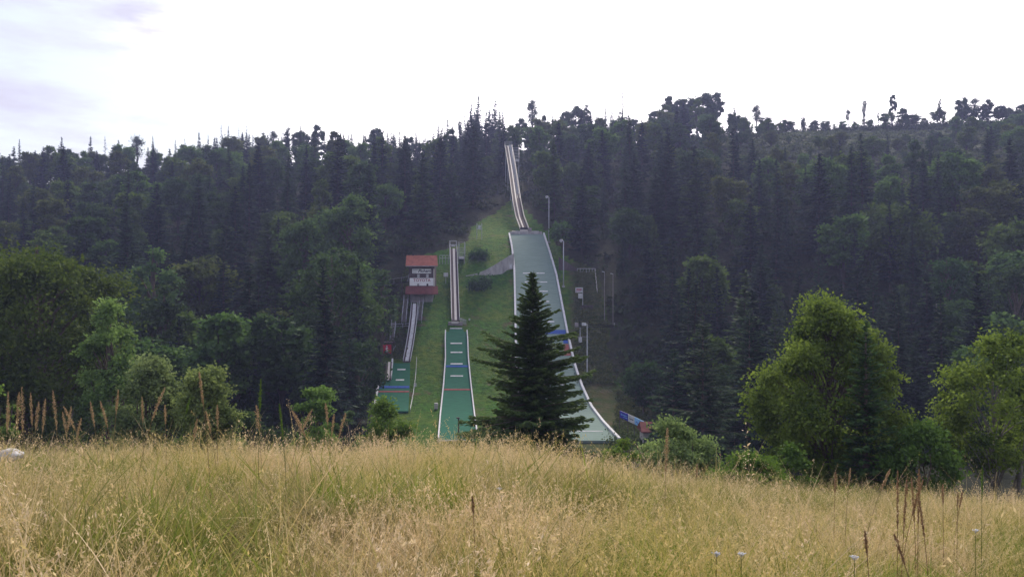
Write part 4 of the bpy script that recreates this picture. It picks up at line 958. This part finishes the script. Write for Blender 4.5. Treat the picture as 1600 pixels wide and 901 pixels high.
WP = np.array(WP)

for k in range(26):                                              # low broken treeline along the cleared ridge
    px = 1130 + k * 14.5 + rsf.uniform(-5, 5); Yd = rsf.uniform(330, 352); x = (px - 800) / F * Yd; cc, tn = broad_tone(); add_tree(BD if k % 3 else TH, x, Yd, rsf.uniform(4, 9), cc, rsf.uniform(1.2, 1.7), tn, 'broad')

# bare-trunked dead trees in the wood
for i, (px, pyb, pyt, lab) in enumerate(((172, 345, 285, 'bare pale dead trunk among the trees on the left slope'), (1063, 262, 225, 'bare pale dead trunk high right of the big inrun'), (1463, 560, 470, 'pale bare trunk above the airy ash at right'))):
    Yd = (300, 290, 140)[i]; a, b_ = pt(px, pyb, Yd), pt(px, pyt, Yd); gz = g1(a.x, Yd)
    o = empty('dead_tree', (a.x, Yd, gz), label=lab, cat='dead tree'); m = MB().tube((a.x, Yd, gz - .5), b_, .32, .08, 7); m.build('trunk', M['palebark'], o)
    m = MB(); r_ = random.Random(i)
    for k in range(9): z = gz + (b_.z - gz) * (.45 + .06 * k); an = r_.uniform(0, 6.28); m.tube((a.x, Yd, z), (a.x + math.cos(an) * 1.4, Yd + math.sin(an) * 1.4, z + .3), .05, .015, 4)
    m.build('branch', M['palebark'], o); rel(o)

# unique labels for the forest trees from where they stand and how they look
ZN = [(-999, 110, 'at the far left'), (110, 260, 'above the left willows'), (260, 420, 'right of the left willows'), (420, 600, 'left of the judges tower'), (600, 740, 'behind the judges tower'), (740, 900, 'near the big inrun'), (900, 1000, 'behind the floodlight masts'), (1000, 1120, 'above the willow bush'), (1120, 1280, 'left of the yellow-green maple'), (1280, 1430, 'above the yellow-green maple'), (1430, 9999, 'at the far right')]
ORD = ['leftmost', 'second', 'third', 'fourth', 'fifth', 'sixth', 'seventh', 'eighth', 'ninth', 'tenth', 'eleventh', 'twelfth', 'thirteenth', 'fourteenth', 'fifteenth', 'sixteenth', 'seventeenth', 'eighteenth', 'nineteenth', 'twentieth']
cl_ = {}
for rec in trees_rec:
    o, px, pyt, pyb, tn, kd, h_ = rec
    zn = next(n_ for a, b_, n_ in ZN if a <= px < b_); sk = skyline(px)
    row = 'on the skyline' if pyt < sk + 14 else 'just below the skyline' if pyt < sk + 55 else 'on the middle slope' if pyt < sk + 140 else 'on the lower slope'
    cl_.setdefault((tn, kd, row, zn), []).append(rec)
for (tn, kd, row, zn), rs_ in cl_.items():
    rs_.sort(key=lambda r: r[1]); sp_ = 'spruce' if kd == 'spruce' else 'broadleaf tree'
    for k, rec in enumerate(rs_):
        o = rec[0]; o['category'] = 'spruce' if kd == 'spruce' else 'tree'
        if len(rs_) == 1: pre = ''
        elif k == 0: pre = 'leftmost '
        elif k == len(rs_) - 1: pre = 'rightmost '
        else: pre = ORD[min(k, 19)] + ' '
        lab = f'{pre}{tn} {sp_} {row} {zn}' + (', counted from the left' if pre and 0 < k < len(rs_) - 1 else '')
        if len(lab.split()) > 16: lab = lab.replace(', counted from the left', '')
        o['label'] = lab

# undergrowth that closes the gaps between the trunks
def scatter_cards(n, region, size, seed, hmax, color_v=(0, 1)):
    rs = np.random.RandomState(seed); Cc = []
    while len(Cc) < n:
        y = rs.uniform(100, 352); x = rs.uniform(-.7 * y - 8, .7 * y + 8)
        px, py = to_px(x, y, g1(x, y))
        if region(px, py, x, y, rs): Cc.append((x, y, g1(x, y), rs.uniform(.5, 1)))
    Cc = np.array(Cc); k = 26; n = len(Cc)
    d = rs.normal(size=(n * k, 3)) * np.array([1, 1, .55]); d[:, 2] = np.abs(d[:, 2]); P0 = np.repeat(Cc[:, :3], k, 0) + d * np.repeat(Cc[:, 3], k)[:, None] * hmax
    U = nrmz(rs.normal(size=P0.shape)); W = perp(U, rs); ss = size * rs.uniform(.6, 1.4, len(P0)); v = np.clip(np.repeat(rs.uniform(*color_v, n), k) + rs.uniform(-.2, .2, n * k), 0, 1)
    Vv, q, av = cards(P0, U, W, ss, ss * .7, v); return np_mesh('undergrowth', Vv, q, attr=dict(v=av))
def reg1(px, py, x, y, rs): return not in_clear(px, py) and not in_clear(px + 14, py) and not in_clear(px - 14, py) and not (px > 1120 and y > 250)
def reg2(px, py, x, y, rs): return px > 1050 and y > 240
M['under'] = leaf_mat('undergrowth_leaves', (.022, .034, .016), (.055, .080, .030), .2)
M['heath'] = leaf_mat('heath_leaves', (.045, .060, .032), (.120, .150, .065), .25)
tag(link('undergrowth', scatter_cards(4600, reg1, .5, 5, 1.6), M['under']), kind='stuff')
def reg4(px, py, x, y, rs): return px > 1120 and y > 335
def reg5(px, py, x, y, rs): return 955 < px < 1075 and y < 117 and y > 101
M['foot'] = leaf_mat('foot_scrub_leaves', (.04, .065, .02), (.11, .15, .045), .3)
tag(link('foot_scrub', scatter_cards(420, reg5, .16, 26, .75), M['foot']), kind='stuff')
tag(link('ridge_scrub', scatter_cards(1300, reg4, .30, 16, 2.6), M['under']), kind='stuff')
tag(link('hilltop_scrub', scatter_cards(2300, reg2, .42, 6, .95), M['heath']), kind='stuff')
def reg3(px, py, x, y, rs): return in_clear(px, py) and y < 235 and (px > 900 or px < 640 ) and not (585 < px < 648 and py > 560) and not (px < 965 and py > 600 and px > 800) and not (680 < px < 750 and py > 505) and not (795 < px < 890 and py > 355)
tag(link('slope_weeds', scatter_cards(2200, reg3, .17, 8, .45), leaf_mat('weed_leaves', (.05, .075, .025), (.12, .13, .05), .25)), kind='stuff')

# ------------------------------------------------------------------ meadow grass
def tuft(kind, seed, spread=.22):
    rs = np.random.RandomState(seed); Vs = []; Q = []; T = []; A = []; b0 = 0
    def blade(x, y, h, w, lean, az, v0, v1, bend=1.0, seg=4):
        nonlocal b0
        t = np.linspace(0, 1, seg + 1); off = lean * (t ** (1.6)) * h; zz = h * (t - .28 * bend * (lean ** 2) * t ** 2)
        cx = x + math.cos(az) * off; cy = y + math.sin(az) * off; fa = rs.uniform(0, math.pi); wx, wy = math.cos(fa), math.sin(fa)
        ww = w * (1 - t ** 2) * .5 + w * .06
        a = np.stack([cx - wx * ww, cy - wy * ww, zz], 1); c_ = np.stack([cx + wx * ww, cy + wy * ww, zz], 1)
        Vs.append(np.stack([a, c_], 1).reshape(-1, 3)); A.append(np.repeat(v0 + (v1 - v0) * t, 2))
        for i in range(seg): Q.append((b0 + 2 * i, b0 + 2 * i + 1, b0 + 2 * i + 3, b0 + 2 * i + 2))
        b0 += 2 * (seg + 1); return cx[-1], cy[-1], zz[-1], cx, cy, zz
    def spikelets(cx, cy, zz, n, L0, size, spread_, v):
        nonlocal b0
        k = len(zz) - 1
        for j in range(n):
            f = 1 - L0 * rs.rand(); u = f * k; i = min(int(u), k - 1); fr_ = u - i
            p = np.array([cx[i] + (cx[i + 1] - cx[i]) * fr_, cy[i] + (cy[i + 1] - cy[i]) * fr_, zz[i] + (zz[i + 1] - zz[i]) * fr_])
            taper = .35 + .65 * math.sin(math.pi * min(1, max(0, (1 - f) / L0)) ** .7)
            p = p + rs.normal(0, spread_, 3) * taper
            U = nrmz(rs.normal(0, .45, (1, 3)) + np.array([[0, 0, .8]]))[0]; W = nrmz(np.cross(U, rs.normal(size=3))[None])[0]; s_ = size * rs.uniform(.6, 1.3)
            Vs.append(np.array([p - U * s_, p - W * s_ * .3, p + U * s_, p + W * s_ * .3])); Q.append((b0, b0 + 1, b0 + 2, b0 + 3)); A.append(np.full(4, v + rs.uniform(-.08, .08))); b0 += 4
    n = {'green': 70, 'dry': 46, 'fluff': 34, 'mix': 54, 'arch': 16}[kind]
    for i in range(n):
        x, y = rs.normal(0, spread, 2); az = rs.uniform(0, 6.28)
        if kind == 'arch':
            h = rs.uniform(.7, 1.15); v = rs.uniform(.65, .85); r_ = blade(x, y, h, rs.uniform(.006, .011), rs.uniform(.6, 1.35), az, v - .2, v, .8, 7)
            if i % 2: spikelets(*r_[3:], 26, .28, .012, .016, rs.uniform(.75, .95))
        elif kind == 'green' or (kind != 'green' and i % 2 == 0):
            g_ = kind == 'green'; blade(x, y, rs.uniform(.3, .85 if g_ else .65), rs.uniform(.008, .016), rs.uniform(.15, 1.05), az, rs.uniform(.0, .15), rs.uniform(.2, .5))
        else:
            h = rs.uniform(.4, .95); v = rs.uniform(.5, .85)
            r_ = blade(x, y, h, rs.uniform(.004, .008), rs.uniform(.05, 1.15), az, v - .3, v, .7, 5)
            if kind == 'fluff' and rs.rand() < .8: spikelets(*r_[3:], 18, .30, .015, .013, rs.uniform(.7, .9))
            elif kind == 'dry' and rs.rand() < .45: spikelets(*r_[3:], 12, .20, .008, .008, rs.uniform(.55, .8))
            elif kind == 'mix' and rs.rand() < .25: spikelets(*r_[3:], 14, .25, .010, .012, rs.uniform(.55, .85))
    return np_mesh('tuft', np.concatenate(Vs), Q, attr=dict(v=np.clip(np.concatenate(A), 0, 1)))
gmt = bpy.data.materials.new('meadow_grass'); gmt.use_nodes = True; nt = gmt.node_tree; L = nt.links
b = nt.nodes['Principled BSDF']; b.inputs['Roughness'].default_value = .6; b.inputs['Specular IOR Level'].default_value = .2
geo = N(nt, 'ShaderNodeNewGeometry'); at = N(nt, 'ShaderNodeAttribute', attribute_name='v')
def ramp(stops):
    r_ = N(nt, 'ShaderNodeValToRGB'); e = r_.color_ramp.elements; e[0].position = stops[0][0]; e[0].color = (*stops[0][1], 1); e[1].position = stops[-1][0]; e[1].color = (*stops[-1][1], 1)
    for p_, c_ in stops[1:-1]: q_ = e.new(p_); q_.color = (*c_, 1)
    L.new(at.outputs['Fac'], r_.inputs[0]); return r_.outputs[0]
ra_ = ramp([(0, (.050, .090, .012)), (.35, (.210, .290, .035)), (.6, (.45, .38, .11)), (1, (.72, .55, .28))])
rb_ = ramp([(0, (.085, .090, .024)), (.35, (.290, .270, .075)), (.6, (.54, .41, .17)), (1, (.80, .64, .40))])
rc_ = ramp([(0, (.120, .110, .040)), (.35, (.380, .320, .130)), (.6, (.64, .47, .25)), (1, (.84, .68, .48))])
L.new(mixc(noise(.5, 5, .48, .58), mixc(noise(.55, 5, .42, .58), ra_, rb_), rc_), b.inputs['Base Color'])
tr = N(nt, 'ShaderNodeBsdfTranslucent'); L.new(b.inputs['Base Color'].links[0].from_socket, tr.inputs['Color']); ms = N(nt, 'ShaderNodeMixShader'); ms.inputs[0].default_value = .35
L.new(b.outputs[0], ms.inputs[1]); L.new(tr.outputs[0], ms.inputs[2]); L.new(ms.outputs[0], nt.nodes['Material Output'].inputs['Surface'])
tcol = bpy.data.collections.new('tufts'); kinds = ['green'] * 4 + ['mix'] * 4 + ['dry'] * 4 + ['fluff'] * 4 + ['arch'] * 4
for i, kd in enumerate(kinds):
    me = tuft(kd, 200 + i); me.materials.append(gmt); tcol.objects.link(bpy.data.objects.new('tuft_%02d' % i, me))
rg = np.random.RandomState(77); Pn = []
n_t = 0
yy = 1.3
pts_l = []
for (ya, yb, dens) in ((1.0, 5, 26), (5, 10, 22), (10, 17, 17), (17, 30, 9)):
    area = (yb - ya) * (1.5 * (ya + yb) / 2 + 5); n = int(area * dens); y = rg.uniform(ya, yb, n); x = rg.uniform(-1, 1, n) * (.75 * y + 2.5); pts_l.append(np.stack([x, y], 1))
XY = np.concatenate(pts_l); n = len(XY); ZZ = ground(XY[:, 0], XY[:, 1]) - .02
def lowf(x, y, s, ph): return np.sin(x * s + ph) * np.cos(y * s * .8 + ph * 1.7) + .6 * np.sin(x * s * 2.3 - y * s * 1.9 + ph)
f1 = lowf(XY[:, 0], XY[:, 1], .8, 1.0) + .7 * lowf(XY[:, 0], XY[:, 1], 2.6, 2.0) + rg.normal(0, .45, n)
pxs = 800 + F * XY[:, 0] / XY[:, 1]
pref = f1 + np.where(XY[:, 1] < 5.5, .7 * np.clip((pxs - 500) / 500, -1, 1) * .5, 0)
idx = np.where(pref < -.6, rg.randint(0, 4, n), np.where(pref < .2, rg.randint(4, 8, n), np.where(pref < .9, rg.randint(8, 12, n), rg.randint(12, 16, n))))
gp = ((pxs > 370) & (pxs < 520) & (XY[:, 1] > 4) & (XY[:, 1] < 11)) | ((pxs > 180) & (pxs < 420) & (XY[:, 1] > 3.5) & (XY[:, 1] < 5)); idx = np.where(gp & (rg.rand(n) < .75), rg.randint(0, 6, n), idx)
bl = (XY[:, 1] < 6) & ((pxs < 240) | ((pxs > 640) & (pxs < 1050))); idx = np.where(bl & (rg.rand(n) < .5), rg.randint(8, 16, n), idx)
fl = (XY[:, 1] > 12) & (pxs > 480) & (pxs < 960); idx = np.where(fl & (rg.rand(n) < .6), rg.randint(12, 16, n), idx)
idx = np.where(rg.rand(n) < .10, rg.randint(16, 20, n), idx)
def scatter_object(name, XYZ, idx, scl, rotv, coll):
    n = len(XYZ); me = bpy.data.meshes.new(name); me.vertices.add(n); me.vertices.foreach_set('co', np.asarray(XYZ, np.float32).ravel())
    a = me.attributes.new('idx', 'INT', 'POINT'); a.data.foreach_set('value', np.asarray(idx).astype(np.int32))
    a = me.attributes.new('scl', 'FLOAT', 'POINT'); a.data.foreach_set('value', np.asarray(scl).astype(np.float32))
    a = me.attributes.new('rotv', 'FLOAT_VECTOR', 'POINT'); a.data.foreach_set('vector', np.asarray(rotv, np.float32).ravel())
    gob = bpy.data.objects.new(name, me); scene.collection.objects.link(gob); tag(gob, kind='stuff')
    ng = bpy.data.node_groups.new(name + '_scatter', 'GeometryNodeTree')
    ng.interface.new_socket('Geometry', in_out='INPUT', socket_type='NodeSocketGeometry'); ng.interface.new_socket('Geometry', in_out='OUTPUT', socket_type='NodeSocketGeometry')
    gi, go = ng.nodes.new('NodeGroupInput'), ng.nodes.new('NodeGroupOutput')
    ci = ng.nodes.new('GeometryNodeCollectionInfo'); ci.inputs['Collection'].default_value = coll; ci.inputs['Separate Children'].default_value = True; ci.inputs['Reset Children'].default_value = True
    iop = ng.nodes.new('GeometryNodeInstanceOnPoints'); iop.inputs['Pick Instance'].default_value = True
    def na(nm, ty):
        q_ = ng.nodes.new('GeometryNodeInputNamedAttribute'); q_.data_type = ty; q_.inputs['Name'].default_value = nm
        return next(s for s in q_.outputs if s.enabled and s.name == 'Attribute')
    ng.links.new(gi.outputs[0], iop.inputs['Points']); ng.links.new(ci.outputs[0], iop.inputs['Instance'])
    ng.links.new(na('idx', 'INT'), iop.inputs['Instance Index']); ng.links.new(na('scl', 'FLOAT'), iop.inputs['Scale']); ng.links.new(na('rotv', 'FLOAT_VECTOR'), iop.inputs['Rotation'])
    ng.links.new(iop.outputs[0], go.inputs[0]); md = gob.modifiers.new('scatter', 'NODES'); md.node_group = ng
    return gob
scatter_object('meadow_grass', np.stack([XY[:, 0], XY[:, 1], ZZ], 1), idx, np.clip(rg.uniform(.55, 1.1, n) + .22 * lowf(XY[:, 0], XY[:, 1], 1.3, .3), .4, 1.3), np.stack([rg.normal(.05, .18, n) + .28 * lowf(XY[:, 0], XY[:, 1], 1.1, 4.), rg.normal(.05, .18, n) + .28 * lowf(XY[:, 0], XY[:, 1], .9, 7.), rg.uniform(0, 6.28, n)], 1), tcol)
scatter_object('distant_wood', WP[:, :3], WP[:, 5], WP[:, 3], np.stack([WP[:, 4] * 0, WP[:, 4] * 0, WP[:, 4]], 1), wcol)

# --- single tall stalks that stand out of the meadow
M['tan'] = leaf_mat('tan_seed_heads', (.30, .20, .100), (.58, .43, .26), .25)
M['rust'] = leaf_mat('rusty_seed_heads', (.24, .145, .08), (.46, .31, .18), .2)
M['straw'] = leaf_mat('straw_stems', (.26, .20, .10), (.42, .33, .17), .25)
M['gstalk'] = leaf_mat('green_stems', (.07, .13, .02), (.16, .26, .05), .35)
def stalk(px, pyt, Yd, headpx, wpx, lean, kind, label, fluffy=.5, seed=0):
    rs = np.random.RandomState(int(abs(px) * 7 + seed)); x0 = (px - 800) / F * Yd; z0 = g1(x0, Yd); H = (450.5 - pyt) / F * Yd - z0; hl = headpx / F * Yd; w = wpx * .6 / F * Yd
    o = empty('grass_stalk', (x0 - lean * H * .6, Yd, z0), label=label, cat='grass stalk', group='tall grass stalks standing out of the meadow')
    n = 9; ts = np.linspace(0, 1, n); az = rs.uniform(-.5, .5)
    P_ = [Vector((lean * H * .6 * (t ** 2) * (1 + .0), az * .1 * H * t, H * (t - .12 * abs(lean) * t * t))) for t in ts]
    m = MB()
    for i in range(n - 1): m.tube(P_[i], P_[i + 1], .0032 * (1.3 - ts[i] * .6), .0032 * (1.3 - ts[i + 1] * .6), 5, False)
    sm = {'rust': 'rust', 'tan': 'straw', 'green': 'gstalk'}[kind]; hm = {'rust': 'rust', 'tan': 'tan', 'green': 'gstalk'}[kind]
    m.build('stem', M[sm], o)
    k = int(150 + 500 * hl); fr0 = max(.3, 1 - hl / max(H, .1)); f = rs.uniform(fr0, 1, k); u = f * (n - 1); i = np.minimum(u.astype(int), n - 2); A = np.array([tuple(p) for p in P_]); B = A[i] + (A[i + 1] - A[i]) * (u - i)[:, None]
    g_ = (f - fr0) / (1 - fr0); prof = np.clip(np.sin(math.pi * np.clip(g_, .04, .97)) ** .6, .15, 1)
    B = B + rs.normal(0, 1, (k, 3)) * (w * .27 * prof)[:, None] * np.array([1, 1, .6])
    U = nrmz(rs.normal(0, .5, (k, 3)) + np.array([0, 0, 1.0])); W = perp(U, rs); s_ = rs.uniform(.006, .012, k) * (1 + fluffy * .3)
    Vv, q, av = cards(B, U, W, s_, s_ * .38, rs.uniform(0, 1, k)); link('seed_head', np_mesh('seed_head', Vv, q, attr=dict(v=av)), M[hm], o)
    return o
big_st = [(8, 612, 15, 60, 7, .0, 'tan'), (18, 628, 14, 45, 7, .1, 'tan'), (28, 612, 15, 60, 9, .05, 'rust'), (38, 604, 15, 70, 10, .0, 'rust'), (47, 612, 14, 52, 7, -.05, 'rust'), (62, 625, 15, 45, 8, .12, 'tan'), (73, 620, 14, 52, 8, .1, 'rust'), (82, 608, 15, 62, 8, -.1, 'tan'), (100, 640, 14, 40, 8, -.15, 'rust'), (112, 632, 14, 40, 7, .15, 'tan'), (126, 650, 13, 35, 7, .2, 'rust'),
          (104, 626, 12, 40, 8, -.4, 'tan'), (142, 624, 13, 40, 6, -.15, 'tan'), (157, 622, 13, 42, 7, -.25, 'tan'), (187, 606, 12, 38, 6, .1, 'tan'), (219, 620, 13, 40, 6, -.05, 'tan'), (258, 596, 10, 55, 8, .35, 'tan'), (255, 632, 12, 30, 6, -.05, 'tan'), (295, 618, 12, 25, 5, .2, 'green'), (315, 576, 9, 52, 7, -.1, 'tan'), (322, 638, 11, 36, 6, -.2, 'tan'), (341, 632, 11, 34, 6, .0, 'tan'),
          (308, 652, 12, 36, 8, .15, 'tan'), (400, 632, 11, 42, 12, -.1, 'tan'), (411, 590, 10, 50, 7, .05, 'green'), (437, 628, 10, 50, 6, -.1, 'green'), (455, 632, 10, 44, 11, -.45, 'tan'), (489, 630, 11, 38, 8, .4, 'tan'), (508, 628, 12, 34, 7, -.1, 'tan'), (522, 645, 12, 34, 6, .1, 'tan'), (540, 640, 11, 40, 8, .25, 'tan'),
          (1045, 668, 9, 70, 10, .05, 'tan'), (1090, 724, 12, 22, 6, .05, 'tan'), (1309, 738, 10, 32, 8, .05, 'rust'), (1331, 730, 10, 26, 4, .1, 'tan'), (1388, 722, 9, 34, 7, .35, 'tan'), (1402, 735, 8, 90, 7, .0, 'rust'), (1412, 745, 8, 80, 7, .04, 'rust'), (1420, 742, 8.5, 70, 8, -.08, 'rust'), (1437, 732, 8, 85, 9, .02, 'rust'), (1448, 742, 8, 60, 8, .3, 'rust'), (1430, 772, 7, 60, 7, -.15, 'rust'), (1533, 728, 10, 50, 4, .0, 'green'), (1475, 758, 10, 30, 6, .0, 'rust'), (1508, 765, 11, 26, 6, .2, 'rust'), (1494, 768, 10, 22, 5, 0, 'tan'), (1345, 822, 5.2, 36, 7, -.1, 'rust'), (1400, 825, 5, 50, 8, -.3, 'rust'), (738, 775, 6, 26, 6, -.05, 'rust')]
stz = [(-99, 140, 'at the far left'), (140, 280, 'before the left willow'), (280, 380, 'before the lighter willow'), (380, 470, 'left of the cone-shaped bush'), (470, 560, 'before the cone-shaped bush'), (560, 1000, 'in mid meadow'), (1000, 1110, 'before the round willow bush'), (1110, 1370, 'before the maple'), (1370, 1460, 'right of the maple'), (1460, 1700, 'before the airy ash')]
grp = {}
for s_ in big_st:
    if s_[0] < 130 and s_[6] == 'rust': s_ = s_[:6] + ('tan',)
    zn = next(n_ for a_, b_, n_ in stz if a_ <= s_[0] < b_); grp.setdefault((s_[6], zn), []).append(s_)
for (kd, zn), L_ in grp.items():
    L_.sort(); cw = {'tan': 'tan', 'rust': 'rusty brown', 'green': 'green'}[kd]
    for k, s_ in enumerate(L_):
        pre = '' if len(L_) == 1 else 'leftmost ' if k == 0 else 'rightmost ' if k == len(L_) - 1 else ORD[k] + ' '
        stalk(*s_, label=f'{pre}tall {cw} seed stalk {zn}' + (' from the left' if pre and 0 < k < len(L_) - 1 else ''))

# white flowers and the pale stone
for px, py, Yd, lab in ((780, 763, 7.5, 'white umbel flower in the middle of the meadow'), (1119, 865, 4.8, 'white umbel flower low in the right meadow, left of two'), (1158, 865, 4.7, 'white umbel flower low in the right meadow, right of two'), (1524, 828, 6.2, 'small white umbel flower toward the right edge'), (1335, 870, 5.0, 'white umbel flower below the brown stalks')):
    t = pt(px, py, Yd); z0 = g1(t.x, Yd); o = empty('wild_flower', (t.x, Yd, z0), label=lab, cat='flower', group='white umbel flowers in the meadow')
    H = max(t.z - z0, .3); MB().tube((0, 0, 0), (.0, 0, H), .003, .002, 5).build('stem', M['gstalk'], o)
    rs = np.random.RandomState(int(px)); m = MB()
    for k in range(16):
        a_ = rs.uniform(0, 6.28); r_ = .026 * rs.rand() ** .5; q = Vector((math.cos(a_) * r_, math.sin(a_) * r_, H + .006 * rs.rand())); m.tube((0, 0, H - .02), q, .0008, .0012, 3, False); m.tube(q, q + Vector((0, 0, .004)), .005, .004, 6)
    m.build('flower_head', M['white'], o)
rs = np.random.RandomState(5)
import bmesh
bm = bmesh.new(); bmesh.ops.create_icosphere(bm, subdivisions=3, radius=1)
for v in bm.verts: v.co *= 1 + .12 * math.sin(v.co.x * 5 + 1) * math.cos(v.co.y * 4) + .06 * math.sin(v.co.z * 9)
me = bpy.data.meshes.new('boulder'); bm.to_mesh(me); bm.free()
t = pt(14, 706, 12); st_ = link('boulder', me, M['stone'], smooth=True); st_.location = (t.x, 12, t.z - .05); st_.scale = (.20, .16, .10)
tag(st_, 'pale grey stone showing in the grass at the left edge', 'stone')
MB_ = None

# ------------------------------------------------------------------ air
hz = MB().box(-420, 420, -60, 520, -60, 130).build('haze', None)
hm = bpy.data.materials.new('haze'); hm.use_nodes = True; nt = hm.node_tree; nt.nodes.clear()
pv = N(nt, 'ShaderNodeVolumePrincipled'); pv.inputs['Color'].default_value = (.50, .56, 1.0, 1); pv.inputs['Density'].default_value = .00030; pv.inputs['Anisotropy'].default_value = .35
mo = N(nt, 'ShaderNodeOutputMaterial'); nt.links.new(pv.outputs[0], mo.inputs['Volume'])
hz.data.materials.clear(); hz.data.materials.append(hm); tag(hz, kind='stuff')
